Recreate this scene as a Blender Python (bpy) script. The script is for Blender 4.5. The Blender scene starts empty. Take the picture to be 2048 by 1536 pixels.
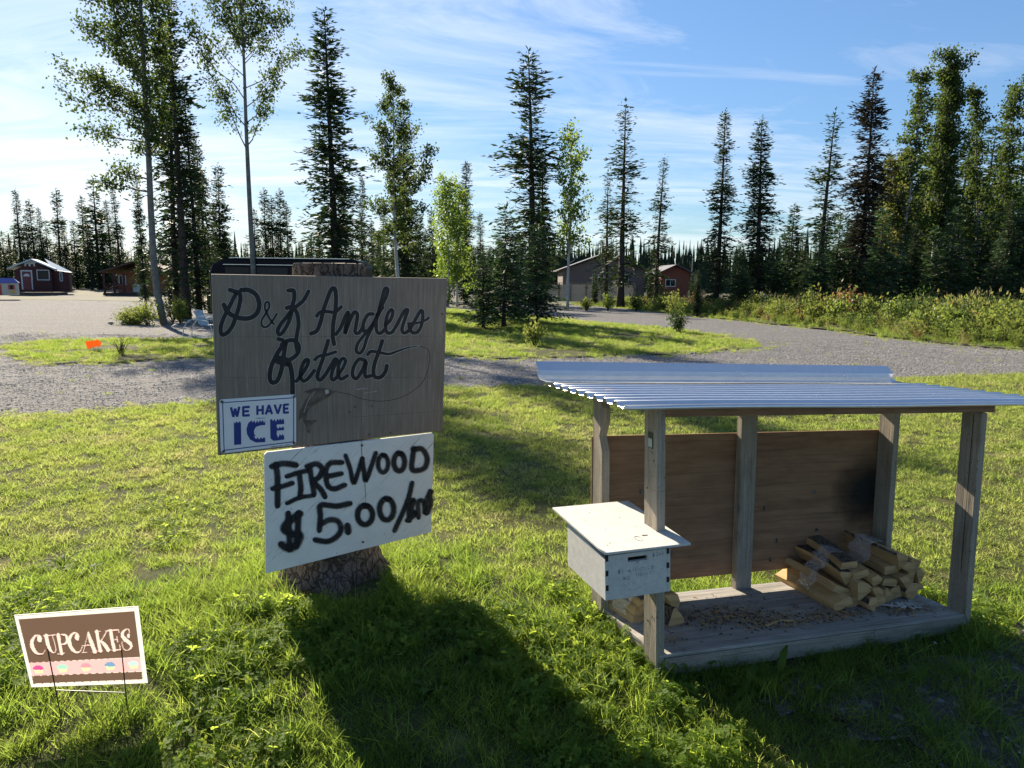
import bpy, math, random
import numpy as np
from mathutils import Vector, Matrix

random.seed(7); rng = np.random.default_rng(7)
SC = bpy.context.scene; COL = SC.collection
# ------------------------------------------------------------------ camera
FPX, CAM_H, PITCH, ROLL = 1413.2, 1.65, math.radians(8.4023), math.radians(0.4784)
EYE = np.array([0, 0, CAM_H])
_f = np.array([0, math.cos(PITCH), -math.sin(PITCH)]); _u = np.array([0, math.sin(PITCH), math.cos(PITCH)]); _r = np.array([1., 0, 0])
_c, _s = math.cos(ROLL), math.sin(ROLL)
RIGHT = _c * _r + _s * _u; UP = -_s * _r + _c * _u
cam = bpy.data.cameras.new("camera"); camo = bpy.data.objects.new("camera", cam); COL.objects.link(camo)
cam.sensor_width = 36; cam.lens = 36 * FPX / 2048; cam.clip_start = .05; cam.clip_end = 6000
camo.matrix_world = Matrix(((RIGHT[0], UP[0], -_f[0], 0), (RIGHT[1], UP[1], -_f[1], 0), (RIGHT[2], UP[2], -_f[2], CAM_H), (0, 0, 0, 1)))
SC.camera = camo
# ------------------------------------------------------------------ light
SUN_AZ, SUN_EL = math.radians(-33.5), math.radians(29.6)      # azimuth from +Y, clockwise
SC.view_settings.view_transform = 'Standard'; SC.view_settings.look = 'None'; SC.view_settings.gamma = 1
SC.view_settings.exposure = 1.38
W = bpy.data.worlds.new("World"); SC.world = W; W.use_nodes = True

class NT:
    def __init__(s, nt): s.nt = nt; nt.nodes.clear()
    def n(s, t, ins=None, **kw):
        d = s.nt.nodes.new(t)
        for k, v in kw.items(): setattr(d, k, v)
        for k, v in (ins or {}).items():
            sock = d.inputs[k]
            if isinstance(v, bpy.types.NodeSocket): s.nt.links.new(v, sock)
            elif isinstance(v, (tuple, list)) and len(v) == 3 and sock.type == 'RGBA': sock.default_value = (*v, 1)
            else: sock.default_value = v
        return d
    def math(s, op, a, b=0.0, c=None, clamp=False):
        ins = {0: a, 1: b}
        if c is not None: ins[2] = c
        return s.n('ShaderNodeMath', ins, operation=op, use_clamp=clamp).outputs[0]
    def mix(s, f, a, b, mode='MIX'):
        d = s.n('ShaderNodeMix', None, data_type='RGBA', blend_type=mode)
        for k, v in ((0, f), (6, a), (7, b)):
            if isinstance(v, bpy.types.NodeSocket): s.nt.links.new(v, d.inputs[k])
            else: d.inputs[k].default_value = (*v, 1) if isinstance(v, (tuple, list)) else v
        return d.outputs[2]
    def noise(s, vec, scale, detail=4, rough=.55, dist=0):
        return s.n('ShaderNodeTexNoise', {'Vector': vec, 'Scale': scale, 'Detail': detail, 'Roughness': rough, 'Distortion': dist}).outputs[0]
    def map(s, vec, sc=(1, 1, 1), loc=(0, 0, 0), rot=(0, 0, 0)):
        return s.n('ShaderNodeMapping', {'Vector': vec, 'Location': loc, 'Rotation': rot, 'Scale': sc}).outputs[0]
    def ramp(s, fac, stops):
        d = s.n('ShaderNodeValToRGB', {'Fac': fac}); e = d.color_ramp.elements
        while len(e) < len(stops): e.new(.5)
        for el, (p, c) in zip(e, stops):
            el.position = p; el.color = (c, c, c, 1) if not isinstance(c, (tuple, list)) else (*c, 1)
        return d.outputs[0]

w = NT(W.node_tree)
sky = w.n('ShaderNodeTexSky', sky_type='NISHITA', sun_disc=False, sun_elevation=SUN_EL, sun_rotation=SUN_AZ, altitude=50, air_density=1.0, dust_density=.3, ozone_density=1.6)
tc = w.n('ShaderNodeTexCoord').outputs['Generated']
sep = w.n('ShaderNodeSeparateXYZ', {0: tc})
zc = w.math('MAXIMUM', sep.outputs[2], .02); zz = w.math('ADD', zc, .12)
px_ = w.math('DIVIDE', sep.outputs[0], zz); py_ = w.math('DIVIDE', sep.outputs[1], zz)
pl = w.n('ShaderNodeCombineXYZ', {0: px_, 1: py_}).outputs[0]
wisp = w.noise(w.map(pl, (.5, 1.25, 1), (2.2, 1.0, 0), (0, 0, .55)), 1.3, 10, .64, 1.1)
wisp2 = w.noise(w.map(pl, (.5, 2.6, 1), (5.2, 3.1, 0), (0, 0, -.75)), 1.1, 8, .6, .5)
broad = w.noise(w.map(pl, (.5, .7, 1), (.3, .9, 0), (0, 0, .3)), .8, 3, .5)
side = w.n('ShaderNodeMapRange', {0: w.math('ADD', w.math('MULTIPLY', sep.outputs[0], -.75), w.math('MULTIPLY', sep.outputs[1], .45)), 1: -.15, 2: .85, 3: 0, 4: 1}).outputs[0]
low = w.n('ShaderNodeMapRange', {0: sep.outputs[2], 1: .55, 2: .05, 3: 0, 4: 1}).outputs[0]
cov = w.math('ADD', w.math('MULTIPLY', side, .26), w.math('MULTIPLY', low, .12))
c1 = w.n('ShaderNodeMapRange', {0: w.math('ADD', w.math('MULTIPLY', wisp, w.math('ADD', broad, .5)), cov), 1: .64, 2: 1.10, 3: 0, 4: .85}).outputs[0]
c2 = w.n('ShaderNodeMapRange', {0: w.math('ADD', wisp2, w.math('MULTIPLY', cov, .5)), 1: .62, 2: .95, 3: 0, 4: .5}).outputs[0]
cl = w.math('MAXIMUM', c1, c2, clamp=True)
lum = w.n('ShaderNodeMapRange', {0: side, 1: 0, 2: 1, 3: 7.5, 4: 9.5}).outputs[0]
cc = w.n('ShaderNodeCombineColor', {0: lum, 1: w.math('MULTIPLY', lum, 1.03), 2: w.math('MULTIPLY', lum, 1.08)}).outputs[0]
sl = w.n('ShaderNodeSeparateColor', {0: sky.outputs[0]}).outputs
den = w.math('ADD', 1.0, w.math('MULTIPLY', sl[1], .10))
skd = w.n('ShaderNodeVectorMath', {0: sky.outputs[0], 1: w.n('ShaderNodeCombineXYZ', {0: den, 1: den, 2: den}).outputs[0]}, operation='DIVIDE').outputs[0]
skc = w.mix(1.0, skd, (1.0, 1.25, 1.50), 'MULTIPLY')
bg = w.n('ShaderNodeBackground', {'Color': w.mix(cl, skc, cc), 'Strength': .054})
w.n('ShaderNodeOutputWorld', {0: bg.outputs[0]})
sun = bpy.data.lights.new("sun", 'SUN'); suno = bpy.data.objects.new("sun", sun); COL.objects.link(suno)
sun.energy = 5.0; sun.angle = math.radians(.5); sun.color = (1, .87, .68)
sd = Vector((math.sin(SUN_AZ) * math.cos(SUN_EL), math.cos(SUN_AZ) * math.cos(SUN_EL), math.sin(SUN_EL)))
suno.rotation_euler = sd.to_track_quat('Z', 'Y').to_euler(); suno.location = sd * 50

# ------------------------------------------------------------------ survey helpers
def ray(x, y):
    return _f + (x - 1024) / FPX * RIGHT - (y - 768) / FPX * UP
def gp(x, y, z=0.0):
    d = ray(x, y); return EYE + (z - CAM_H) / d[2] * d
def at(px, py, Y):                          # the point at distance Y ahead seen in direction (px, py)
    d = ray(px, py); return EYE + Y / d[1] * d
def on_plane(px, py, P, n):
    d = ray(px, py); return EYE + d * (np.dot(P - EYE, n) / np.dot(d, n))
def smooth(a, b, x):
    t = np.clip((x - a) / (b - a), 0, 1); return t * t * (3 - 2 * t)
def mound(x, y): return .18 * np.exp(-((np.asarray(x, float) + .8) / 1.3) ** 2 - ((np.asarray(y, float) - 3.15) / 1.0) ** 2)      # the low bank that carries the stump
def height(x, y):
    x = np.asarray(x, float); y = np.asarray(y, float)
    h = .014 * np.sin(x * .9 + 1) * np.sin(y * .7 + .5) * smooth(4.5, 9, y)
    h = h - .35 * smooth(28, 75, y) * smooth(-18, 6, x)
    return h + mound(x, y)

# ------------------------------------------------------------------ mesh helpers
def lab(o, label=None, cat=None, group=None, kind=None):
    if label: o['label'] = label
    if cat: o['category'] = cat
    if group: o['group'] = group
    if kind: o['kind'] = kind
    return o
def root(name, loc, label, cat, group=None):
    o = bpy.data.objects.new(name, None); COL.objects.link(o); o.location = Vector([float(a) for a in loc]); o.empty_display_size = .1
    return lab(o, label, cat, group)
class MB:
    def __init__(s): s.v = []; s.f = []; s.uv = []; s.m = []
    def add(s, vs, fs, uvs=None, m=0):
        b = len(s.v); s.v += [tuple(float(c) for c in p) for p in vs]
        for i, f in enumerate(fs):
            s.f.append([b + k for k in f]); s.m.append(m)
            s.uv += (uvs[i] if uvs else [(0, 0)] * len(f))
        return s
    def box(s, a0, a1, b0, b1, c0, c1, fn=None, grain=0, m=0, jit=0):
        R = (a0, a1), (b0, b1), (c0, c1); loc = [(a, b, c) for a in R[0] for b in R[1] for c in R[2]]
        fs = [(0, 1, 3, 2), (4, 6, 7, 5), (0, 4, 5, 1), (2, 3, 7, 6), (0, 2, 6, 4), (1, 5, 7, 3)]
        o = random.uniform(0, 9); uvs = []
        for f in fs:
            uu = []
            for k in f:
                p = loc[k]; oth = [p[i] for i in range(3) if i != grain]; uu.append((p[grain] + o, oth[0] + oth[1] * 1.0 + o * .37))
            uvs.append(uu)
        vs = [fn(*p) if fn else p for p in loc]
        if jit: vs = [np.array(p) + rng.uniform(-jit, jit, 3) for p in vs]
        return s.add(vs, fs, uvs, m)
    def quad(s, pts, m=0, uv=None): return s.add(pts, [tuple(range(len(pts)))], [uv or [(p[0], p[1]) for p in pts]], m)
    def tube(s, pts, rad, n=6, m=0, cap=True):
        pts = [np.array(p, float) for p in pts]; rad = rad if hasattr(rad, '__len__') else [rad] * len(pts)
        vs = []; L = 0; Ls = []
        for i, p in enumerate(pts):
            d = pts[min(i + 1, len(pts) - 1)] - pts[max(i - 1, 0)]; d = d / (np.linalg.norm(d) + 1e-9)
            a = np.cross(d, (0, 0, 1)) if abs(d[2]) < .9 else np.cross(d, (0, 1, 0)); a /= np.linalg.norm(a); b = np.cross(d, a)
            if i: L += np.linalg.norm(p - pts[i - 1])
            Ls.append(L)
            for k in range(n):
                t = 2 * math.pi * k / n; vs.append(p + rad[i] * (math.cos(t) * a + math.sin(t) * b))
        fs = []; uvs = []
        for i in range(len(pts) - 1):
            for k in range(n):
                fs.append((i * n + k, i * n + (k + 1) % n, (i + 1) * n + (k + 1) % n, (i + 1) * n + k))
                c = 6.28 * rad[0] / n; uvs.append([(Ls[i], k * c), (Ls[i], k * c + c), (Ls[i + 1], k * c + c), (Ls[i + 1], k * c)])
        if cap:
            fs += [tuple(range(n))[::-1], tuple((len(pts) - 1) * n + k for k in range(n))]; uvs += [[(0, 0)] * n] * 2
        return s.add(vs, fs, uvs, m)
    def mesh(s, name, mats, off=(0, 0, 0), smooth_=False):
        me = bpy.data.meshes.new(name); off = np.array(off, float)
        me.from_pydata([tuple(np.array(p) - off) for p in s.v], [], s.f)
        uvl = me.uv_layers.new(name='UVMap'); uvl.data.foreach_set('uv', np.array(s.uv, 'f').ravel())
        for m_ in (mats if isinstance(mats, (list, tuple)) else [mats]): me.materials.append(m_)
        me.polygons.foreach_set('material_index', s.m)
        if smooth_: me.polygons.foreach_set('use_smooth', [True] * len(s.f))
        me.validate(clean_customdata=False); me.update(); return me
    def build(s, name, mats, parent=None, smooth_=False, bevel=0):
        off = np.zeros(3)
        if parent is not None:
            p = parent
            while p is not None: off += np.array(p.location); p = p.parent
        o = bpy.data.objects.new(name, s.mesh(name, mats, off, smooth_)); COL.objects.link(o)
        if parent is not None: o.parent = parent
        if bevel:
            b = o.modifiers.new('bevel', 'BEVEL'); b.width = bevel; b.segments = 1; b.limit_method = 'ANGLE'
        return o
def fast_mesh(name, V, F, mats, mi=None, uv=None, smooth_=False):            # V (n,3), F (m,k) arrays
    me = bpy.data.meshes.new(name); V = np.asarray(V, 'f'); F = np.asarray(F, 'i'); k = F.shape[1]
    me.vertices.add(len(V)); me.vertices.foreach_set('co', V.ravel())
    me.loops.add(F.size); me.loops.foreach_set('vertex_index', F.ravel())
    me.polygons.add(len(F)); me.polygons.foreach_set('loop_start', np.arange(0, F.size, k, dtype='i')); me.polygons.foreach_set('loop_total', np.full(len(F), k, 'i'))
    for m_ in (mats if isinstance(mats, (list, tuple)) else [mats]): me.materials.append(m_)
    if mi is not None: me.polygons.foreach_set('material_index', np.asarray(mi, 'i'))
    if uv is not None: l = me.uv_layers.new(name='UVMap'); l.data.foreach_set('uv', np.asarray(uv, 'f').ravel())
    if smooth_: me.polygons.foreach_set('use_smooth', np.ones(len(F), bool))
    me.update(calc_edges=True); return me
def link(name, me, parent=None, loc=None):
    o = bpy.data.objects.new(name, me); COL.objects.link(o)
    if parent: o.parent = parent
    if loc is not None: o.location = Vector([float(a) for a in loc])
    return o

# ------------------------------------------------------------------ materials
def pmat(name, fn):
    m = bpy.data.materials.new(name); m.use_nodes = True; n = NT(m.node_tree); sh = fn(n)
    n.n('ShaderNodeOutputMaterial', {0: sh}); return m
def prin(n, col, rough=.6, metal=0, bump=None, bs=.3, spec=.4, bd=.01, **kw):
    ins = {'Base Color': col, 'Roughness': rough, 'Metallic': metal, 'Specular IOR Level': spec, **kw}
    if bump is not None: ins['Normal'] = n.n('ShaderNodeBump', {'Height': bump, 'Strength': bs, 'Distance': bd}).outputs[0]
    return n.n('ShaderNodeBsdfPrincipled', ins).outputs[0]
def wood(name, ca, cb, cdark, sc=1.0, knots=True, speck=0, along=2.2, across=70, rough=.85, bs=.5):
    def f(n):
        uv = n.n('ShaderNodeUVMap').outputs[0]
        wob = n.noise(n.map(uv, (3, 3, 3)), 2, 2)
        v = n.n('ShaderNodeVectorMath', {0: uv, 1: n.n('ShaderNodeCombineXYZ', {1: n.math('MULTIPLY', wob, .02)}).outputs[0]}, operation='ADD').outputs[0]
        g = n.noise(n.map(v, (along, across, 1)), sc, 6, .65, .3)
        g2 = n.noise(n.map(v, (along * .6, across * 4, 1)), sc, 3, .6)
        patch = n.noise(n.map(uv, (2, 6, 1)), 2.5, 4, .6)
        col = n.mix(n.ramp(g, [(.3, 0), (.68, 1)]), ca, cb)
        col = n.mix(n.math('MULTIPLY', n.ramp(g2, [(.52, 0), (.7, 1)]), .55), col, cdark)
        col = n.mix(n.math('MULTIPLY', n.ramp(patch, [(.45, 0), (.75, 1)]), .5), col, cdark)
        h = n.math('ADD', g, n.math('MULTIPLY', g2, .6))
        if knots:
            vo = n.n('ShaderNodeTexVoronoi', {'Vector': n.map(uv, (3.2, 9, 1)), 'Scale': 1.0, 'Randomness': 1.0})
            k = n.ramp(vo.outputs['Distance'], [(.05, 1), (.11, 0)]); col = n.mix(n.math('MULTIPLY', k, .8), col, tuple(c * .35 for c in cdark))
        if speck:
            sp = n.noise(n.map(uv, (60, 110, 1)), 1.3, 2, .5); col = n.mix(n.math('MULTIPLY', n.ramp(sp, [(.62, 0), (.7, 1)]), speck), col, tuple(c * .4 for c in cdark))
        return prin(n, col, rough, bump=h, bs=bs, spec=.2, bd=.004)
    return pmat(name, f)
def plain(name, col, rough=.6, metal=0, var=.25, scale=6, bs=.15, spec=.4, coords='Object', dirt=None):
    def f(n):
        tc = n.n('ShaderNodeTexCoord').outputs[coords]; a = n.noise(tc, scale, 5, .6)
        c = n.mix(n.ramp(a, [(.3, 0), (.7, 1)]), tuple(x * (1 - var) for x in col), tuple(min(1, x * (1 + var)) for x in col))
        if dirt: c = n.mix(n.math('MULTIPLY', n.ramp(n.noise(tc, scale * 3, 6, .7), [(.5, 0), (.72, 1)]), .7), c, dirt)
        return prin(n, c, rough, metal, n.noise(tc, scale * 8, 3), bs, spec, .003)
    return pmat(name, f)
def leaf(name, ca, cb, ta, tb, wscale=.6, tf=.5, rough=.5, spec=.35, cc=None):
    def f(n):
        geo = n.n('ShaderNodeNewGeometry').outputs['Position']; rnd = n.n('ShaderNodeObjectInfo').outputs['Random']; isl = n.n('ShaderNodeNewGeometry').outputs['Random Per Island']
        a = n.math('ADD', n.math('MULTIPLY', n.ramp(n.noise(geo, wscale, 4, .6), [(.3, 0), (.7, 1)]), .6), n.math('MULTIPLY', n.math('ADD', rnd, isl), .2))
        col = n.mix(a, ca, cb); tr = n.mix(a, ta, tb)
        if cc:
            d = n.ramp(n.noise(n.map(geo, (1, 1, 1), (7, 3, 0)), wscale * 1.7, 6, .68), [(.50, 0), (.64, .8)]); d = n.math('MULTIPLY', d, n.ramp(isl, [(.1, .4), (.6, 1)]))
            col = n.mix(d, col, cc[0]); tr = n.mix(d, tr, cc[1])
        p = prin(n, col, rough, spec=spec); t = n.n('ShaderNodeBsdfTranslucent', {0: tr}).outputs[0]
        return n.n('ShaderNodeMixShader', {0: tf, 1: p, 2: t}).outputs[0]
    return pmat(name, f)

M = {}
M['grey_wood'] = wood('weathered_grey_wood', (.235, .205, .165), (.40, .355, .285), (.09, .075, .055), speck=.6)
M['grey_deck'] = wood('weathered_plywood_deck', (.25, .235, .215), (.42, .395, .36), (.10, .09, .075), sc=.8, knots=False, across=45)
M['raw_wood'] = wood('raw_timber', (.30, .22, .14), (.42, .32, .21), (.12, .08, .05))
M['beam_wood'] = wood('reddish_timber', (.23, .14, .085), (.32, .205, .13), (.07, .04, .025))
M['ply_back'] = wood('stained_plywood', (.225, .128, .072), (.30, .18, .105), (.12, .065, .036), sc=1.1, across=18, along=3)
M['end_grain'] = wood('split_firewood', (.40, .26, .12), (.58, .39, .19), (.17, .095, .045), knots=False, across=55)
def _bark(n):
    g = n.n('ShaderNodeTexCoord').outputs['Object']; wv = n.n('ShaderNodeVectorMath', {0: n.map(g, (1, 1, .38)), 1: n.n('ShaderNodeVectorMath', {0: n.n('ShaderNodeTexNoise', {'Vector': g, 'Scale': 14.0, 'Detail': 5.0}).outputs[1], 3: .075}, operation='SCALE').outputs[0]}, operation='ADD').outputs[0]
    v = n.n('ShaderNodeTexVoronoi', {'Vector': wv, 'Scale': 30.0}, feature='DISTANCE_TO_EDGE').outputs[0]
    b = n.noise(n.map(g, (1, 1, .5)), 38, 7, .75); e = n.ramp(v, [(0, .15), (.10, 1)])
    col = n.mix(e, (.05, .038, .03), n.mix(n.ramp(b, [(.3, 0), (.72, 1)]), (.075, .055, .042), (.25, .205, .17)))
    return prin(n, col, .95, bump=n.math('ADD', e, b), bs=.9, spec=.1, bd=.012)
M['bark'] = pmat('flaky_bark', _bark)
def _signboard(n):
    uv = n.n('ShaderNodeUVMap').outputs[0]
    g = n.noise(n.map(uv, (2.5, 60, 1)), 1.0, 6, .7, .25); g2 = n.noise(n.map(uv, (5, 220, 1)), 1.0, 3, .6); b = n.noise(uv, 3.2, 5, .6)
    col = n.mix(n.ramp(g, [(.28, 0), (.72, 1)]), (.165, .135, .108), (.285, .24, .195)); col = n.mix(n.math('MULTIPLY', n.ramp(g2, [(.5, 0), (.68, 1)]), .5), col, (.38, .33, .27))
    col = n.mix(n.math('MULTIPLY', n.ramp(b, [(.4, 0), (.75, 1)]), .45), col, (.11, .09, .075))
    st = n.noise(n.map(uv, (3, 34, 1), (4, 2, 0)), 1.0, 4, .6); col = n.mix(n.math('MULTIPLY', n.ramp(st, [(.62, 0), (.74, 1)]), .45), col, (.4, .37, .33))
    return prin(n, col, .8, bump=n.math('ADD', g, g2), bs=.35, spec=.25, bd=.003)
M['sign_wood'] = pmat('weathered_sign_plywood', _signboard)
def _white(n):
    uv = n.n('ShaderNodeUVMap').outputs[0]
    g = n.noise(n.map(uv, (5, 130, 1)), 1.0, 5, .65, .2); cr = n.ramp(g, [(.60, 0), (.655, 1)]); b = n.noise(uv, 5, 6, .7)
    m = n.math('MULTIPLY', cr, n.ramp(n.noise(uv, 2.3, 3), [(.38, 0), (.6, 1)]))
    col = n.mix(n.ramp(b, [(.3, 0), (.75, 1)]), (.84, .84, .80), (.70, .70, .67)); col = n.mix(m, col, (.28, .26, .22))
    col = n.mix(n.math('MULTIPLY', n.ramp(n.noise(uv, 55, 2), [(.68, 0), (.74, 1)]), .7), col, (.3, .26, .2))
    return prin(n, col, .7, bump=n.math('SUBTRACT', b, cr), bs=.35, spec=.3, bd=.002)
M['white_paint'] = pmat('cracked_white_paint', _white)
M['box_paint'] = plain('weathered_white_box_paint', (.55, .55, .52), .8, var=.10, scale=30, bs=.3, dirt=(.42, .40, .35))
M['sheet_metal'] = pmat('galvanised_sheet', lambda n: prin(n, n.mix(n.noise(n.n('ShaderNodeTexCoord').outputs['Object'], 25, 4), (.66, .67, .68), (.82, .82, .82)), n.n('ShaderNodeMapRange', {0: n.noise(n.n('ShaderNodeTexCoord').outputs['Object'], 7, 5, .7), 3: .10, 4: .36}).outputs[0], .62, n.noise(n.map(n.n('ShaderNodeTexCoord').outputs['Object'], (1.2, 6, 6)), 3, 3), .10, bd=.01))
M['black_paint'] = plain('black_lettering_paint', (.011, .013, .018), .55, var=.4, scale=30)
M['pale_line'] = plain('pale_scribed_outline', (.40, .40, .38), .8, var=.35, scale=50)
M['fish_paint'] = plain('faded_brown_paint', (.12, .095, .075), .8, var=.5, scale=30)
M['ice_white'] = plain('enamel_white', (.74, .76, .78), .35, var=.04, scale=8, bs=.02)
M['ice_blue'] = plain('enamel_blue', (.03, .05, .24), .35, var=.1, scale=20, bs=.02)
M['iron'] = plain('dark_iron', (.03, .03, .03), .6, .3)
M['rust'] = plain('rusty_steel', (.13, .07, .045), .8, var=.5, scale=60)
M['wire'] = plain('galvanised_wire', (.12, .125, .12), .5, .6)
M['sheet_white'] = pmat('corrugated_plastic_white', lambda n: (lambda uv: prin(n, n.mix(n.n('ShaderNodeTexWave', {'Vector': n.map(uv, (1, 0, 0)), 'Scale': 75.0}).outputs[1], (.62, .62, .60), (.8, .8, .78)), .45, spec=.3))(n.n('ShaderNodeUVMap').outputs[0]))
M['sheet_white'] = pmat('twinwall_plastic', lambda n: n.n('ShaderNodeMixShader', {0: .5, 1: prin(n, n.mix(n.n('ShaderNodeTexWave', {'Vector': n.map(n.n('ShaderNodeUVMap').outputs[0], (1, 0, 0)), 'Scale': 75.0}).outputs[1], (.66, .66, .64), (.82, .82, .8)), .45, spec=.3), 2: n.n('ShaderNodeBsdfTranslucent', {0: (.9, .88, .84)}).outputs[0]}).outputs[0])
def _print(name, a, b):
    M[name] = pmat(name, lambda n: prin(n, n.mix(n.n('ShaderNodeTexWave', {'Vector': n.map(n.n('ShaderNodeTexCoord').outputs['Object'], (1, .15, 0)), 'Scale': 75.0}).outputs[1], a, b), .5, spec=.3) if False else n.n('ShaderNodeMixShader', {0: .45, 1: prin(n, n.mix(n.n('ShaderNodeTexWave', {'Vector': n.map(n.n('ShaderNodeTexCoord').outputs['Object'], (1, .15, 0)), 'Scale': 75.0}).outputs[1], a, b), .5, spec=.3), 2: n.n('ShaderNodeBsdfTranslucent', {0: tuple(min(1, c * 1.6) for c in b)}).outputs[0]}).outputs[0])
M['sheet_white'] = M['sheet_white']
_print('print_brown', (.115, .075, .058), (.17, .12, .095)); _print('print_pink', (.72, .40, .44), (.86, .56, .60)); _print('print_cream', (.78, .66, .64), (.85, .75, .73))
_print('print_magenta', (.48, .07, .27), (.6, .12, .35)); _print('print_teal', (.28, .62, .56), (.38, .72, .66)); _print('print_rose', (.75, .25, .36), (.85, .36, .46)); _print('print_blue', (.13, .28, .5), (.2, .38, .62)); _print('print_sky', (.38, .62, .68), (.5, .74, .8)); _print('print_lime', (.58, .72, .42), (.7, .82, .5)); _print('print_shadow', (.06, .04, .033), (.09, .065, .052))
def _spray(n):
    uv = n.n('ShaderNodeSeparateXYZ', {0: n.n('ShaderNodeUVMap').outputs[0]}); v = n.math('ABSOLUTE', uv.outputs[1])
    nz = n.noise(n.n('ShaderNodeTexCoord').outputs['Object'], 160, 3, .7); g = n.noise(n.n('ShaderNodeTexCoord').outputs['Object'], 9, 3)
    a = n.n('ShaderNodeMapRange', {0: n.math('ADD', v, n.math('MULTIPLY', n.math('SUBTRACT', nz, .5), .5)), 1: .98, 2: .5, 3: 0, 4: 1}).outputs[0]
    a = n.math('MULTIPLY', a, n.n('ShaderNodeMapRange', {0: g, 1: .3, 2: .55, 3: .8, 4: 1}).outputs[0])
    return n.n('ShaderNodeMixShader', {0: a, 1: n.n('ShaderNodeBsdfTransparent').outputs[0], 2: prin(n, (.014, .015, .02), .6)}).outputs[0]
M['spray'] = pmat('black_spray_paint', _spray)
def _pencil(n):
    nz = n.noise(n.n('ShaderNodeTexCoord').outputs['Object'], 90, 3, .7)
    return n.n('ShaderNodeMixShader', {0: n.ramp(nz, [(.42, .15), (.6, .95)]), 1: n.n('ShaderNodeBsdfTransparent').outputs[0], 2: prin(n, (.06, .065, .08), .7)}).outputs[0]
M['marker'] = pmat('faded_marker_ink', _pencil)
M['wrap'] = pmat('stretch_film', lambda n: n.n('ShaderNodeMixShader', {0: n.ramp(n.noise(n.map(n.n('ShaderNodeUVMap').outputs[0], (60, 6, 1)), 1, 4, .7), [(.35, .08), (.75, .55)]), 1: n.n('ShaderNodeBsdfTransparent').outputs[0], 2: prin(n, (.8, .8, .85), .15, spec=.8)}).outputs[0])
M['orange'] = pmat('orange_plastic_board', lambda n: n.n('ShaderNodeMixShader', {0: .5, 1: prin(n, (.9, .26, .03), .5), 2: n.n('ShaderNodeBsdfTranslucent', {0: (1, .36, .04)}).outputs[0]}).outputs[0])
M['sticker'] = plain('green_black_sticker', (.012, .03, .022), .4); M['sticker_pale'] = plain('pale_panel', (.42, .45, .42), .5, var=.3, scale=180)
M['chair_metal'] = plain('white_powder_coat', (.55, .60, .62), .4); M['chair_mesh'] = plain('pale_mesh_fabric', (.35, .42, .45), .7)
M['stone'] = plain('pale_stone', (.42, .40, .37), .85, var=.4, scale=5, bs=.6); M['dark_stone'] = plain('grey_stone', (.25, .24, .23), .85, var=.4, scale=6, bs=.6)
M['red_siding'] = plain('dark_red_siding', (.075, .022, .022), .75, var=.3, scale=3); M['red_trim'] = plain('red_door', (.16, .045, .05), .6)
M['brown_siding'] = plain('orange_brown_siding', (.27, .10, .045), .75, var=.3); M['tan_siding'] = plain('grey_brown_siding', (.15, .125, .115), .8, var=.15); M['brick_red'] = plain('barn_red_siding', (.16, .055, .035), .8, var=.25)
M['shingle'] = plain('brown_shingle', (.09, .055, .045), .9, var=.4, scale=14); M['dark_roof'] = plain('slate_roof', (.10, .10, .11), .7, var=.2, scale=10); M['metal_roof'] = plain('bluish_metal_roof', (.30, .36, .42), .35, .7, var=.1)
M['trim'] = plain('white_trim', (.55, .56, .56), .6, var=.1); M['glass'] = pmat('window_glass', lambda n: prin(n, (.015, .02, .025), .12, 0, spec=.2))
M['fence_wood'] = plain('tan_fence_boards', (.66, .50, .34), .85, var=.2, scale=5)
M['car_black'] = pmat('black_car_paint', lambda n: prin(n, (.004, .005, .009), .35, 0, spec=.12)); M['chrome'] = plain('chrome_trim', (.6, .62, .65), .2, 1, var=.05); M['rubber'] = plain('tyre_rubber', (.02, .02, .02), .9)
M['toy_beige'] = plain('beige_moulded_plastic', (.55, .50, .40), .5, var=.06); M['toy_blue'] = plain('blue_moulded_plastic', (.05, .07, .30), .5, var=.1); M['toy_red'] = plain('red_moulded_plastic', (.5, .06, .05), .5, var=.1); M['toy_yellow'] = plain('yellow_moulded_plastic', (.75, .45, .10), .5, var=.1)
M['spruce_bark'] = plain('spruce_bark', (.055, .042, .034), .95, var=.4, scale=12, bs=.8); M['aspen_bark'] = plain('aspen_bark', (.17, .16, .13), .85, var=.35, scale=6, bs=.4, dirt=(.07, .06, .05)); M['birch_bark'] = plain('birch_bark', (.50, .48, .44), .8, var=.2, scale=5, bs=.4, dirt=(.08, .07, .06))
M['spruce'] = leaf('spruce_needles', (.016, .034, .016), (.036, .058, .024), (.04, .08, .018), (.08, .13, .03), .35, .22, .6, .2)
M['spruce_young'] = leaf('young_spruce_needles', (.020, .046, .022), (.040, .068, .030), (.05, .11, .03), (.08, .15, .04), .8, .28, .6, .2)
M['spruce_dead'] = leaf('dying_spruce_needles', (.045, .036, .027), (.030, .034, .022), (.05, .04, .02), (.04, .05, .02), .6, .15, .8, .1)
M['aspen'] = leaf('aspen_leaves', (.032, .052, .02), (.055, .078, .025), (.10, .16, .03), (.17, .24, .045), .5, .36, .65, .1)
M['aspen_green'] = leaf('bright_aspen_leaves', (.06, .11, .022), (.10, .145, .03), (.24, .38, .05), (.36, .46, .06), .4, .5, .45, .3)
M['aspen_gold'] = leaf('turning_birch_leaves', (.09, .08, .028), (.075, .10, .032), (.26, .20, .06), (.20, .25, .05), .35, .42, .65, .1)
M['bush'] = leaf('shrub_leaves', (.055, .09, .025), (.10, .13, .035), (.18, .25, .05), (.34, .37, .08), 1.2, .45, .7, .08)
M['bush_dark'] = leaf('dark_shrub_leaves', (.022, .045, .016), (.045, .075, .022), (.06, .12, .02), (.10, .16, .03), 1.5, .35, .65, .1)
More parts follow.
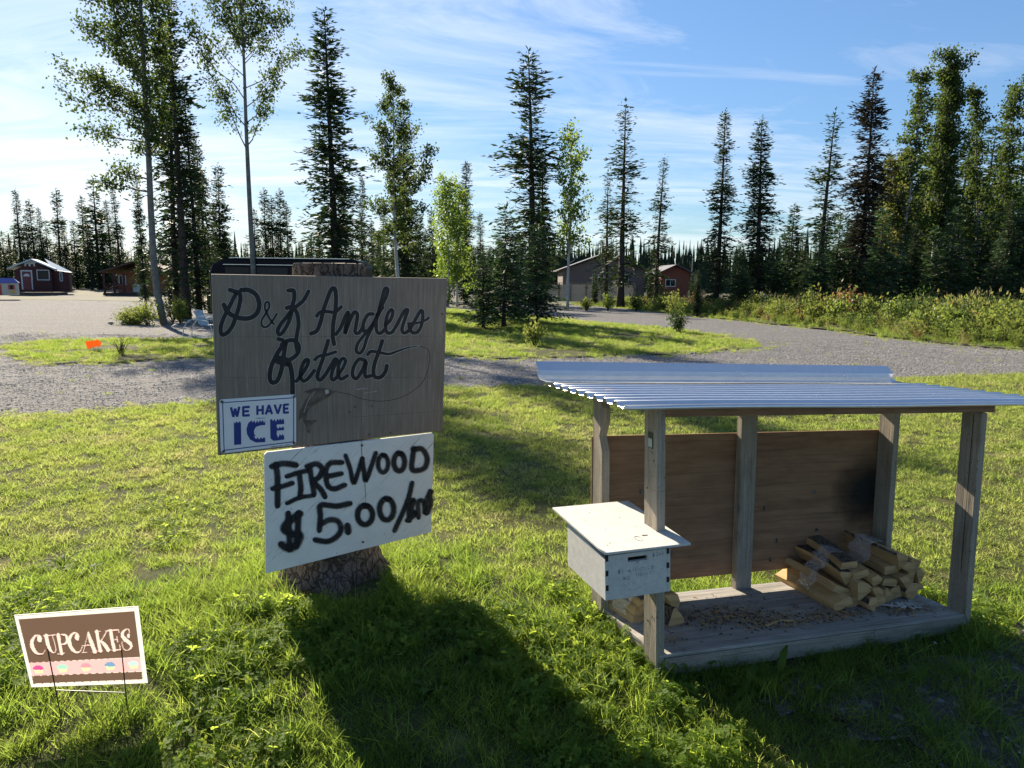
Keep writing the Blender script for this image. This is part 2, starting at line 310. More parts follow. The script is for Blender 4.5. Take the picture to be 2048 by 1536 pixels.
M['lawn_blade'] = leaf('lawn_grass_blades', (.072, .112, .030), (.115, .15, .045), (.29, .42, .07), (.54, .59, .15), 1.1, .58, .6, .15, ((.20, .185, .085), (.56, .50, .24)))
M['long_blade'] = leaf('long_grass_blades', (.045, .10, .018), (.085, .14, .024), (.18, .32, .035), (.46, .56, .10), 2.2, .6, .6, .15)
M['clover'] = leaf('clover_leaves', (.085, .15, .03), (.13, .19, .04), (.32, .48, .05), (.60, .70, .10), 3, .6, .6, .12)
M['weed'] = leaf('broad_weed_leaves', (.045, .09, .025), (.085, .14, .03), (.20, .36, .04), (.42, .56, .06), 3, .5, .6, .15)
M['straw'] = leaf('seed_grass', (.12, .125, .045), (.20, .18, .08), (.30, .30, .08), (.44, .40, .15), .5, .45, .6, .2)
M['bank_green'] = leaf('bank_grass', (.06, .09, .022), (.13, .145, .035), (.18, .28, .05), (.34, .42, .07), .35, .5, .5, .2)
M['plant_red'] = leaf('reddish_shrub_leaves', (.10, .055, .03), (.15, .10, .05), (.3, .12, .06), (.36, .22, .08), 1, .4)
def _gravel(n):
    g = n.n('ShaderNodeNewGeometry').outputs['Position']
    v = n.n('ShaderNodeTexVoronoi', {'Vector': g, 'Scale': 26.0}); v2 = n.n('ShaderNodeTexVoronoi', {'Vector': g, 'Scale': 9.0})
    t = n.ramp(v.outputs['Color'], [(.1, (.098, .098, .10)), (.5, (.138, .139, .142)), (.92, (.29, .288, .29))])
    t = n.mix(n.math('MULTIPLY', n.ramp(v2.outputs['Color'], [(.3, 0), (.9, 1)]), .3), t, (.25, .246, .245))
    tr = n.noise(n.map(g, (.35, 1.6, 1), (0, 0, 0), (0, 0, .12)), 1.3, 5, .6)
    t = n.mix(n.math('MULTIPLY', n.ramp(tr, [(.42, 0), (.62, 1)]), .28), t, (.11, .10, .095))
    pk = n.noise(g, .5, 3); t = n.mix(n.math('MULTIPLY', pk, .15), t, (.22, .205, .20))
    ru = n.n('ShaderNodeTexWave', {'Vector': n.map(g, (.03, 1, 1), (0, 0, 0), (0, 0, .10)), 'Scale': .42, 'Distortion': 5.0, 'Detail': 3.0, 'Detail Scale': 1.5}).outputs[1]; t = n.mix(n.math('MULTIPLY', n.ramp(ru, [(.55, 0), (.9, 1)]), .35), t, (.15, .145, .14))
    h = n.math('ADD', n.math('MULTIPLY', n.math('SUBTRACT', 1, v.outputs['Distance']), 1), n.math('MULTIPLY', n.math('SUBTRACT', 1, v2.outputs['Distance']), .6))
    return prin(n, t, .9, bump=n.math('ADD', h, n.noise(g, 4, 4)), bs=.8, spec=.15, bd=.05)
M['gravel'] = pmat('gravel_ground', _gravel)
def _soil(n):
    g = n.n('ShaderNodeNewGeometry').outputs['Position']
    a = n.noise(g, 2.2, 7, .7); b = n.noise(g, 30, 5, .7)
    c = n.mix(n.ramp(a, [(.35, 0), (.65, 1)]), (.040, .060, .018), (.095, .095, .035)); c = n.mix(n.ramp(b, [(.45, 0), (.7, 1)]), c, (.055, .045, .028))
    c = n.mix(n.math('MULTIPLY', n.ramp(n.noise(n.map(g, (1, 2, 1), (3, 1, 0)), .9, 6, .7), [(.56, 0), (.66, 1)]), .6), c, (.25, .22, .12))
    return prin(n, c, .95, bump=b, bs=.8, spec=.1, bd=.02)
M['turf_soil'] = pmat('turf_soil', _soil)
def _dirt(n):
    g = n.n('ShaderNodeNewGeometry').outputs['Position']; b = n.noise(g, 14, 7, .75); v = n.n('ShaderNodeTexVoronoi', {'Vector': g, 'Scale': 45.0})
    c = n.mix(n.ramp(b, [(.35, 0), (.7, 1)]), (.06, .052, .042), (.15, .135, .115)); c = n.mix(n.ramp(v.outputs['Color'], [(.75, 0), (.9, 1)]), c, (.26, .25, .24))
    return prin(n, c, .95, bump=n.math('ADD', b, v.outputs['Distance']), bs=.9, spec=.15, bd=.02)
M['dirt'] = pmat('packed_dirt', _dirt)
M['forest_floor'] = plain('forest_floor', (.06, .06, .025), .95, var=.5, scale=1.5, bs=.5)
M['far_wood'] = plain('far_wood_foliage', (.022, .036, .022), .9, var=.4, scale=.3, spec=.1)

# ------------------------------------------------------------------ setting: ground sheets
def sheet(name, poly, dz, mat, step, kind='structure', soft=0.0):
    poly = np.array(poly); x0, y0 = poly.min(0); x1, y1 = poly.max(0)
    import bmesh
    bm = bmesh.new(); vs = [bm.verts.new((p[0], p[1], 0)) for p in poly]; bm.faces.new(vs)
    for ax in (0, 1):
        lo, hi = (x0, x1) if ax == 0 else (y0, y1); k = lo + step
        while k < hi:
            no = (1, 0, 0) if ax == 0 else (0, 1, 0); co = (k, 0, 0) if ax == 0 else (0, k, 0)
            bmesh.ops.bisect_plane(bm, geom=bm.verts[:] + bm.edges[:] + bm.faces[:], plane_co=co, plane_no=no); k += step
    for v in bm.verts: v.co.z = float(height(v.co.x, v.co.y)) + dz
    bmesh.ops.triangulate(bm, faces=bm.faces[:]); me = bpy.data.meshes.new(name); bm.to_mesh(me); bm.free(); me.materials.append(mat)
    return lab(link(name, me), kind=kind)
xs = np.concatenate([[-2500, -800, -250], np.arange(-90, 91, 1.5), [250, 800, 2500]]); ys = np.concatenate([[-600, -60, -10], np.arange(-4, 110, 1.2), [200, 500, 1500, 4500]])
X, Y = np.meshgrid(xs, ys); Z = height(X, Y) - mound(X, Y); nx = len(xs)
V = np.stack([X, Y, Z], -1).reshape(-1, 3); i = np.arange(len(ys) - 1)[:, None] * nx + np.arange(nx - 1)[None]
F = np.stack([i, i + 1, i + nx + 1, i + nx], -1).reshape(-1, 4)
g = lab(link('ground', fast_mesh('ground', V, F, M['gravel'], smooth_=True)), kind='structure')
def wig(poly, amp=.12, n=6, seed=0):                    # ragged outline through the surveyed corners
    r = np.random.default_rng(seed); out = []
    P = [np.array(p, float) for p in poly]
    for a, b in zip(P, P[1:] + P[:1]):
        for k in range(n):
            t = k / n; out.append(tuple(a + (b - a) * t + (r.normal(0, amp, 2) if k else 0)))
    return out
NEAR = [(-14, -3), (14, -3), (16, 13.3), (12.7, 12.9), (9.2, 12.6), (7.7, 12.3), (6.5, 11.7), (3.4, 11.1), (.5, 10.7), (-.9, 10.5), (-2.4, 10.2), (-3.9, 9.2), (-4.8, 8.5), (-5.8, 7.9), (-7.5, 7.1), (-14, 6.2)]
NEAR_W = wig(NEAR, .10, 7, 1)
ISL = [(-3.5, 39.6), (-.6, 35.3), (2.6, 28.9), (5.8, 23.2), (6.6, 19.3), (6.4, 18.1), (4.3, 16.0), (1.9, 15.4), (.3, 15), (-1.3, 15.1), (-3.2, 15.4), (-4.4, 18), (-5, 26), (-5.5, 34)]
ISL_W = wig(ISL, .16, 5, 2)
PAT = [(-11.6, 16.1), (-11.8, 17.2), (-11.2, 18.1), (-9.6, 18.7), (-8, 18.9), (-6.2, 18.9), (-4.6, 18.2), (-4.4, 15), (-4.8, 14.6), (-6.3, 14.9), (-7.1, 14.4), (-7.5, 13.6), (-8.7, 13.2), (-10, 14.2)]
PAT_W = wig(PAT, .14, 5, 3)
BANK = [(4, 54), (6.2, 49), (7.8, 40.5), (8.7, 33), (9.9, 29.0), (10.9, 24.2), (11.5, 20.7), (12.2, 18.4), (12.8, 17), (14.6, 15.0), (24, 12), (40, 30), (40, 60), (10, 62)]
BANK_W = wig(BANK, .15, 5, 4)
sheet('lawn', NEAR_W, .026, M['turf_soil'], .2); sheet('island_lawn', ISL_W, .03, M['turf_soil'], 1.0); sheet('grass_patch', PAT_W, .03, M['turf_soil'], .8)
sheet('verge', BANK_W, .05, M['forest_floor'], 2.0)
DIRT = [(1.0, 2.55), (1.3, 2.3), (1.7, 1.9), (3.5, 1.5), (4.2, 2.6), (3.2, 3.3), (2.35, 3.3), (2.05, 2.95), (1.5, 2.72), (1.1, 2.66)]
DIRT_W = wig(DIRT, .06, 5, 5)
sheet('dirt_path', DIRT_W, .034, M['dirt'], .25)
FLOOR = [(-120, 52), (-30, 49), (-18, 45), (-4, 44), (4, 54.5), (10, 62.5), (60, 62.5), (140, 60), (200, 200), (-200, 200)]
sheet('forest_ground', FLOOR, .010, M['forest_floor'], 15)

# ------------------------------------------------------------------ scatter (grass, stones)
def rand_poly(poly, n, seed=0):
    r = np.random.default_rng(seed); P = np.array(poly); lo, hi = P.min(0), P.max(0); out = np.zeros((0, 2))
    area_bb = np.prod(hi - lo); m = int(n)
    Q = r.uniform(lo, hi, (m, 2)); ins = np.zeros(m, bool); x, y = Q.T
    for (x1, y1), (x2, y2) in zip(P, np.roll(P, -1, 0)):
        c = (y1 > y) != (y2 > y); xi = (x2 - x1) * (y - y1) / (y2 - y1 + 1e-12) + x1; ins ^= c & (x < xi)
    return Q[ins]
def dens(poly, d): P = np.array(poly); return d * np.prod(P.max(0) - P.min(0))
def infr(Q, m=1.0, y0=.9): return Q[(np.abs(Q[:, 0]) < .86 * Q[:, 1] + m) & (Q[:, 1] > y0)]
def inside(poly, Q):
    P = np.array(poly); ins = np.zeros(len(Q), bool); x, y = Q.T
    for (x1, y1), (x2, y2) in zip(P, np.roll(P, -1, 0)):
        c = (y1 > y) != (y2 > y); xi = (x2 - x1) * (y - y1) / (y2 - y1 + 1e-12) + x1; ins ^= c & (x < xi)
    return ins
def blades(n, r, h0, h1, wd, mat, segs=3, lean=.5, droop=.6, seed=0, name='tuft', heads=None):
    g_ = np.random.default_rng(seed); V = []; F = []; mi = []
    for k in range(n):
        a = g_.uniform(0, 6.28); rr = r * math.sqrt(g_.uniform()); x, y = rr * math.cos(a), rr * math.sin(a)
        h = g_.uniform(h0, h1); d = g_.uniform(0, 6.28); ln = g_.uniform(0, lean) * h; dr = g_.uniform(.1, droop); w_ = wd * g_.uniform(.7, 1.3); t = g_.uniform(0, 6.28); wx, wy = math.cos(t) * w_ / 2, math.sin(t) * w_ / 2
        b = len(V)
        for s_ in range(segs + 1):
            q = s_ / segs; o = ln * q + dr * h * q * q * .7; z = h * (q - dr * .35 * q ** 3); ww = (1 - q ** 2) if s_ < segs else .12
            cx, cy = x + math.cos(d) * o, y + math.sin(d) * o; V += [(cx - wx * ww, cy - wy * ww, z - .01), (cx + wx * ww, cy + wy * ww, z - .01)]
        for s_ in range(segs): F.append((b + 2 * s_, b + 2 * s_ + 1, b + 2 * s_ + 3, b + 2 * s_ + 2)); mi.append(0)
        if heads is not None and g_.uniform() < heads:
            c = np.array([cx, cy, z]); b = len(V)
            for e in range(3):
                o = g_.normal(0, .018, 3); V += [tuple(c + o + (-.008, 0, 0)), tuple(c + o + (.008, 0, 0)), tuple(c + o + (.006, .004, .07)), tuple(c + o + (-.006, -.004, .07))]; F.append((b, b + 1, b + 2, b + 3)); mi.append(1); b += 4
    return fast_mesh(name, V, F, mat if isinstance(mat, list) else [mat], mi)
def clover(n, r, seed, name='clover_tuft'):
    g_ = np.random.default_rng(seed); V = []; F = []
    for k in range(n):
        a = g_.uniform(0, 6.28); rr = r * math.sqrt(g_.uniform()); c = np.array([rr * math.cos(a), rr * math.sin(a), g_.uniform(.04, .105)])
        tl = g_.normal(0, .3, 2); s_ = g_.uniform(.008, .0145); c[2] *= .75; a0 = g_.uniform(0, 6.28)
        for j in range(3):
            t = a0 + j * 2.094; d = np.array([math.cos(t), math.sin(t)]); e = np.array([-d[1], d[0]]); b = len(V)
            for (l, w_) in ((0, 0), (.7, .62), (1.35, .6), (1.55, 0), (1.35, -.6), (.7, -.62)):
                q = d * l * s_ + e * w_ * s_; V.append((c[0] + q[0], c[1] + q[1], c[2] + q @ tl + abs(w_) * s_ * .35))
            F += [(b, b + 1, b + 2, b + 3), (b, b + 3, b + 4, b + 5)]
        b = len(V); V += [(c[0] - .0008, c[1], -.01), (c[0] + .0008, c[1], -.01), (c[0] + .0008, c[1], c[2]), (c[0] - .0008, c[1], c[2])]; F.append((b, b + 1, b + 2, b + 3))
    return fast_mesh(name, V, F, [M['clover']])
def rosette(n, l0, l1, seed, mat, wide=.18, name='weed_rosette', up=.6):
    g_ = np.random.default_rng(seed); V = []; F = []
    for k in range(n):
        a = k * 6.28 / n + g_.uniform(-.3, .3); L = g_.uniform(l0, l1); d = np.array([math.cos(a), math.sin(a)]); e = np.array([-d[1], d[0]]); el = g_.uniform(up * .5, up * 1.3); b = len(V); S_ = 5
        for s_ in range(S_ + 1):
            q = s_ / S_; w_ = L * wide * math.sin(math.pi * min(.97, .12 + q * .85)) * (1 + .25 * (s_ % 2)); o = L * q * math.cos(el); z = L * (math.sin(el) * q - .45 * q * q)
            for sg in (-1, 0, 1): p = d * o + e * w_ * sg * .5; V.append((p[0], p[1], z + .006 + (.02 * L if sg else 0)))
        for s_ in range(S_):
            for c in (0, 1): F.append((b + 3 * s_ + c, b + 3 * s_ + c + 1, b + 3 * s_ + c + 4, b + 3 * s_ + c + 3))
    return fast_mesh(name, V, F, [mat])
def pebble(seed, r=.02, mat=None, name='pebble', n=1, spread=0):
    g_ = np.random.default_rng(seed); V = []; F = []
    for k in range(n):
        c = np.append(g_.uniform(-spread, spread, 2), 0); rr = r * g_.uniform(.5, 1.3); b = len(V)
        base = [(1, 0, 0), (-1, 0, 0), (0, 1, 0), (0, -1, 0), (0, 0, .7), (0, 0, -.6)]; rot = g_.uniform(0, 6.28); ca, sa = math.cos(rot), math.sin(rot)
        for p in base:
            p = np.array(p) * g_.uniform(.6, 1.2, 3) * rr; V.append((c[0] + ca * p[0] - sa * p[1], c[1] + sa * p[0] + ca * p[1], p[2] + rr * .25))
        F += [(b + i_, b + j_, b + k_) for i_, j_, k_ in ((0, 2, 4), (2, 1, 4), (1, 3, 4), (3, 0, 4), (2, 0, 5), (1, 2, 5), (3, 1, 5), (0, 3, 5))]
    return fast_mesh(name, V, F, [mat or M['dark_stone']])
NVAR = {}
def scatter(name, pts, variants, scl, seed=0, tilt=.15, weights=None, zs=None, dz=.02):
    r = np.random.default_rng(seed); n = len(pts)
    col = bpy.data.collections.new(name + '_kinds')
    for k, me in enumerate(variants):
        o = bpy.data.objects.new('%s_kind_%02d' % (name, k), me); col.objects.link(o)
    me = bpy.data.meshes.new(name); z = (height(pts[:, 0], pts[:, 1]) if zs is None else zs) + dz
    me.vertices.add(n); me.vertices.foreach_set('co', np.column_stack([pts, z]).astype('f').ravel())
    a = me.attributes.new('rot', 'FLOAT_VECTOR', 'POINT'); a.data.foreach_set('vector', np.column_stack([r.normal(0, tilt, n), r.normal(0, tilt, n), r.uniform(0, 6.283, n)]).astype('f').ravel())
    a = me.attributes.new('scl', 'FLOAT_VECTOR', 'POINT'); s_ = (scl if hasattr(scl, '__len__') and len(scl) == n else r.uniform(scl[0], scl[1], n)); a.data.foreach_set('vector', np.repeat(np.asarray(s_), 3).astype('f'))
    a = me.attributes.new('idx', 'INT', 'POINT'); a.data.foreach_set('value', r.choice(len(variants), n, p=weights).astype('i'))
    o = lab(link(name, me), kind='stuff')
    ng = bpy.data.node_groups.new(name + '_nodes', 'GeometryNodeTree'); ng.interface.new_socket('Geometry', in_out='INPUT', socket_type='NodeSocketGeometry'); ng.interface.new_socket('Geometry', in_out='OUTPUT', socket_type='NodeSocketGeometry')
    N = ng.nodes; L = ng.links; gi = N.new('NodeGroupInput'); go = N.new('NodeGroupOutput'); ip = N.new('GeometryNodeInstanceOnPoints'); ci = N.new('GeometryNodeCollectionInfo')
    ci.inputs[0].default_value = col; ci.inputs[1].default_value = True; ci.inputs[2].default_value = True
    def att(nm, t):
        q = N.new('GeometryNodeInputNamedAttribute'); q.data_type = t; q.inputs[0].default_value = nm; return q.outputs[0]
    e2r = N.new('FunctionNodeEulerToRotation'); L.new(att('rot', 'FLOAT_VECTOR'), e2r.inputs[0])
    L.new(gi.outputs[0], ip.inputs['Points']); L.new(ci.outputs[0], ip.inputs['Instance']); ip.inputs['Pick Instance'].default_value = True
    L.new(att('idx', 'INT'), ip.inputs['Instance Index']); L.new(e2r.outputs[0], ip.inputs['Rotation']); L.new(att('scl', 'FLOAT_VECTOR'), ip.inputs['Scale']); L.new(ip.outputs[0], go.inputs[0])
    md = o.modifiers.new('scatter', 'NODES'); md.node_group = ng
    return o
#@@PART2
# ------------------------------------------------------------------ painted strokes
def crom(P, n=6):
    P = [np.array(p, float) for p in P]
    if len(P) < 3: return [P[0] + (P[-1] - P[0]) * t for t in np.linspace(0, 1, n)]
    Q = [2 * P[0] - P[1]] + P + [2 * P[-1] - P[-2]]; out = []
    for i in range(1, len(Q) - 2):
        a, b, c, d = Q[i - 1:i + 3]
        for k in range(n):
            t = k / n; out.append(.5 * (2 * b + (c - a) * t + (2 * a - 5 * b + 4 * c - d) * t * t + (3 * b - a - 3 * c + d) * t ** 3))
    return out + [P[-1]]
def ribbon(mb, fn, pts, wd, off, smooth_=True, cap='round', m=0, n=6, closed=False):
    if closed: pts = list(pts) + [pts[0]]
    w0 = np.array(wd if hasattr(wd, '__len__') else [wd] * len(pts), float)
    if smooth_ and len(pts) > 2:
        C = crom(pts, n); ws = np.interp(np.linspace(0, len(pts) - 1, len(C)), range(len(pts)), w0)
    else: C = [np.array(p, float) for p in pts]; ws = w0
    C = np.array(C); T = np.gradient(C, axis=0); T /= (np.linalg.norm(T, axis=1)[:, None] + 1e-9)
    if cap == 'round':
        pre = [(C[0] - T[0] * ws[0] * k, ws[0] * f) for k, f in ((.5, .02), (.42, .55), (.25, .87))]; post = [(C[-1] + T[-1] * ws[-1] * k, ws[-1] * f) for k, f in ((.25, .87), (.42, .55), (.5, .02))]
        C2 = [p for p, _ in pre] + list(C) + [p for p, _ in post]; W2 = [q for _, q in pre] + list(ws) + [q for _, q in post]; T2 = [T[0]] * 3 + list(T) + [T[-1]] * 3
    else: C2, W2, T2 = list(C), list(ws), list(T)
    vs = []
    for p, q, t in zip(C2, W2, T2):
        nrm = np.array([-t[1], t[0]]) * q / 2
        vs += [fn(*(p + nrm), off), fn(*(p - nrm), off)]
    fs = [(2 * i, 2 * i + 1, 2 * i + 3, 2 * i + 2) for i in range(len(C2) - 1)]
    edge = []
    for i in range(len(C2) - 1):
        e0 = 1.0; edge.append([(i, 1), (i, -1), (i + 1, -1), (i + 1, 1)])
    mb.add(vs, fs, edge, m)
def poly2(mb, fn, pts, off, m=0): mb.add([fn(x, y, off) for x, y in pts], [tuple(range(len(pts)))], [[(0, 0)] * len(pts)], m)
class Plane:
    def __init__(s, P, n):
        s.P = np.array(P, float); s.n = np.array(n, float); s.n /= np.linalg.norm(s.n)
        if s.n @ (EYE - s.P) < 0: s.n = -s.n
    def px(s, x, y, off=0): return on_plane(x, y, s.P + s.n * off, s.n)
    def crop(s, ox, oy, sc): return lambda x, y, off=0: s.px(ox + x * sc, oy + y * sc, off)
def slab(corners, n, th, name, mats, parent, bevel=.0015, uvs=None, back_m=0):
    c = [np.array(p) for p in corners]; b = [p - n * th for p in c]; mb = MB()
    e1 = c[1] - c[0]; L = np.linalg.norm(e1); H_ = np.linalg.norm(c[3] - c[0])
    uvf = uvs or [(0, H_), (L, H_), (L, 0), (0, 0)]
    k = len(c)
    if k != 4:
        ex = e1 / L; ey = np.cross(n, ex); uvf = [((p - c[0]) @ ex, (p - c[0]) @ ey) for p in c]
    mb.add(c + b, [tuple(range(k))[::-1], tuple(range(k, 2 * k))] + [(i, (i + 1) % k, k + (i + 1) % k, k + i) for i in range(k)],
           [uvf[::-1], uvf] + [[uvf[i], uvf[(i + 1) % k], uvf[(i + 1) % k], uvf[i]] for i in range(k)])
    return mb.build(name, mats, parent, bevel=bevel)

# ------------------------------------------------------------------ main sign on the stump
SK = .84
P_MAIN = Plane(EYE + SK * (np.array((-1.389, 3.304, 1.664)) - EYE), (-.537, .839, .088))
TH = .014
mc = [P_MAIN.px(*p) for p in ((423.5, 548.5), (895, 557), (885, 861), (437, 911))]
sign = root('wooden_sign', mc[3], 'large weathered plywood sign with black script painted lettering on the stump', 'sign')
sw = slab(mc, P_MAIN.n, TH, 'board', M['sign_wood'], sign, uvs=[(0, 0), (0, 1.22), (.88, 1.22), (.88, 0)])
C1 = P_MAIN.crop(400, 520, .25390625)
ST = [
 ([(235, 235), (275, 248), (312, 262), (318, 310), (305, 375), (285, 440), (255, 520), (215, 572), (172, 588), (163, 530), (188, 455), (228, 375), (262, 305), (282, 270)], 34),
 ([(325, 236), (385, 238), (442, 275), (467, 345), (450, 415), (398, 455), (330, 460), (262, 440), (212, 402), (188, 352)], 38),
 ([(605, 425), (568, 482), (530, 525), (492, 522), (485, 480), (515, 425), (545, 372), (540, 335), (518, 335), (511, 378), (532, 430), (558, 475), (582, 505)], 17),
 ([(695, 240), (738, 243), (742, 300), (730, 352)], 34), ([(855, 247), (815, 318), (765, 362), (722, 396), (690, 440), (640, 500), (612, 558), (628, 588), (662, 556), (700, 485), (722, 412)], 32),
 ([(682, 378), (728, 372), (764, 420), (776, 500), (765, 580), (757, 650), (765, 712)], 33), ([(618, 622), (652, 632)], 32),
 ([(875, 580), (922, 555), (952, 480), (972, 395), (1005, 300), (1035, 232), (1062, 228), (1072, 300), (1066, 400), (1050, 500), (1046, 600), (1056, 662)], 34),
 ([(920, 442), (945, 412), (1000, 406), (1058, 412), (1090, 392), (1112, 370)], 28),
 ([(1072, 585), (1108, 532), (1140, 455), (1165, 410), (1170, 452), (1150, 520), (1142, 578), (1175, 490), (1214, 412), (1240, 432), (1228, 520), (1222, 568), (1250, 575), (1285, 528)], 30),
 ([(1362, 425), (1322, 432), (1287, 500), (1292, 560), (1332, 548), (1378, 480), (1398, 430)], 30), ([(1400, 430), (1362, 520), (1315, 615), (1292, 690), (1262, 732), (1232, 718), (1242, 660), (1292, 592), (1342, 530), (1392, 452), (1440, 372)], 26),
 ([(1392, 450), (1422, 380), (1466, 290), (1480, 232), (1457, 226), (1436, 290), (1408, 400), (1390, 480), (1392, 558), (1420, 578), (1460, 542)], 28),
 ([(1462, 512), (1502, 470), (1520, 410), (1504, 392), (1476, 432), (1462, 510), (1472, 568), (1510, 570), (1552, 510)], 28),
 ([(1552, 510), (1592, 430), (1620, 392), (1636, 400), (1612, 470), (1592, 540), (1602, 574), (1640, 560), (1682, 500)], 28),
 ([(1662, 530), (1702, 460), (1742, 396), (1756, 440), (1742, 520), (1712, 568), (1672, 570), (1646, 522)], 28), ([(1640, 500), (1720, 495), (1780, 472), (1802, 455)], 20),
 ([(642, 668), (680, 640), (730, 632), (768, 656), (780, 700), (762, 745), (722, 778), (692, 788)], 34),
 ([(680, 642), (632, 700), (592, 770), (558, 850), (550, 930), (570, 966), (610, 948), (640, 870), (655, 780), (668, 700), (675, 655)], 36),
 ([(688, 822), (640, 812), (600, 792), (605, 772), (652, 775), (692, 795), (716, 850), (727, 930), (729, 1000), (729, 1052)], 38),
 ([(760, 955), (802, 900), (842, 838), (855, 792), (832, 787), (802, 840), (790, 910), (812, 952), (850, 935), (900, 872)], 30),
 ([(1010, 635), (985, 720), (960, 800), (932, 880), (926, 930), (950, 944), (990, 900)], 32), ([(905, 785), (940, 757), (1000, 746), (1070, 724)], 26),
 ([(990, 900), (1032, 830), (1060, 782), (1080, 792), (1052, 850), (1034, 920), (1052, 944), (1092, 908)], 30),
 ([(1092, 900), (1130, 842), (1146, 792), (1122, 775), (1096, 820), (1086, 890), (1110, 938), (1160, 912)], 28),
 ([(1302, 792), (1252, 782), (1212, 840), (1202, 908), (1232, 934), (1272, 880), (1308, 802), (1300, 868), (1304, 918), (1345, 912)], 30),
 ([(1435, 637), (1410, 720), (1380, 800), (1366, 870), (1376, 918), (1420, 924), (1460, 880), (1472, 832)], 32),
 ([(1320, 745), (1350, 720), (1420, 730), (1490, 740), (1560, 716), (1640, 690), (1722, 678)], [26, 28, 24, 22, 17, 12, 7]),
]
lo, li = MB(), MB()
for k, (p, wd_) in enumerate(ST):
    q = (np.array(wd_) + 8) if hasattr(wd_, '__len__') else wd_ + 8
    ribbon(lo, C1, p, q, .0006 + k * .00002); ribbon(li, C1, p, wd_, .0014 + k * .00002)
ribbon(li, C1, [(1722, 678), (1790, 700), (1812, 760), (1800, 850), (1760, 950), (1680, 1030), (1560, 1090), (1420, 1112), (1280, 1095), (1180, 1060), (1060, 1035)], 4, .0008)
lo.build('lettering_outline', M['pale_line'], sign); li.build('lettering', M['black_paint'], sign)
fi = MB()
poly2(fi, C1, [(1062, 1038), (1030, 1020), (1000, 1008), (900, 1010), (810, 1040), (860, 1052), (825, 1115), (785, 1190), (775, 1262), (803, 1245), (832, 1262), (850, 1195), (900, 1140), (960, 1108), (1010, 1080)], .0009)
poly2(fi, C1, [(803, 1245), (835, 1310), (840, 1352), (862, 1366), (880, 1300), (930, 1258), (880, 1262), (832, 1262)], .0009)
fo = fi.build('fish_painting', M['fish_paint'], sign)
fw = MB(); poly2(fw, C1, [(985, 1025), (1010, 1020), (1018, 1045), (990, 1060)], .0014); fw.build('fish_gill', M['pale_line'], sign)
for q in ([(900, 1040), (850, 1110), (820, 1200)], [(1230, 1020), (1320, 1010)], [(1290, 1050), (1390, 1035)]): fw = MB(); ribbon(fw, C1, q, 4, .0013); fw.build('pale_mark', M['pale_line'], sign)
sc_ = MB()
for y0_, y1_ in ((605, 600), (925, 925)): ribbon(sc_, C1, [(150, y0_), (1900, y1_)], 2, .0004, smooth_=False, cap='')
ribbon(sc_, C1, [(1180, 1240), (1890, 1190)], 2, .0004, smooth_=False, cap='')
sc_.build('pencil_line', M['marker'], sign)
for (x, y) in ((1222, 1158), (1352, 1150), (1178, 1198), (1908, 425), (1500, 1360), (1335, 1375)):
    b = MB(); c = C1(x, y, .001); b.tube([c - P_MAIN.n * .004, c + P_MAIN.n * .002], .0045, 8); b.build('nail_head', M['rust'], sign)

# ice sign (metal), held by four screws
P_ICE = Plane(P_MAIN.P + P_MAIN.n * .006, P_MAIN.n)
C1i = P_ICE.crop(400, 520, .25390625)
def rquad(c, r, n=5):                            # rounded corners in crop pixels
    out = []
    for k in range(4):
        p, a, b = np.array(c[k], float), np.array(c[k - 1], float), np.array(c[(k + 1) % 4], float)
        u = (a - p) / np.linalg.norm(a - p); v = (b - p) / np.linalg.norm(b - p)
        for t in np.linspace(0, 1, n): out.append(tuple(p + u * r * (1 - t) ** 2 + v * r * t ** 2))
    return out
ic = [(152, 1100), (757, 1058), (758, 1455), (165, 1526)]
ice = root('ice_sign', C1i(165, 1526), 'small white metal sign reading WE HAVE ICE in blue, screwed to the big sign', 'sign')
slab([C1i(*p) for p in rquad(ic, 26)], P_ICE.n, .004, 'panel', M['ice_white'], ice, bevel=0)
bd = MB(); inner = rquad([(178, 1124), (738, 1085), (738, 1432), (190, 1499)], 12, 4)
ribbon(bd, C1i, inner, 7, .0006, smooth_=False, cap='', closed=True); bd.build('border_line', M['ice_blue'], ice)
bt = MB(); WB = 23
def cap_strokes(mb, fn, org, ex, ey, text, adv, wd_, off, glyph, k0=0, cap='', m=0, sm=False):
    x = 0
    for ch in text:
        if ch == ' ': x += adv * .55; continue
        for k, s_ in enumerate(glyph[ch]):
            pts = [(org[0] + ex[0] * (x + p[0] * adv * .72) + ey[0] * p[1], org[1] + ex[1] * (x + p[0] * adv * .72) + ey[1] * p[1]) for p in s_]
            ribbon(mb, fn, pts, wd_, off + k * .00003, smooth_=sm and len(pts) > 2, cap=cap, m=m)
        x += adv * (.62 if ch in 'I.1' else 1)
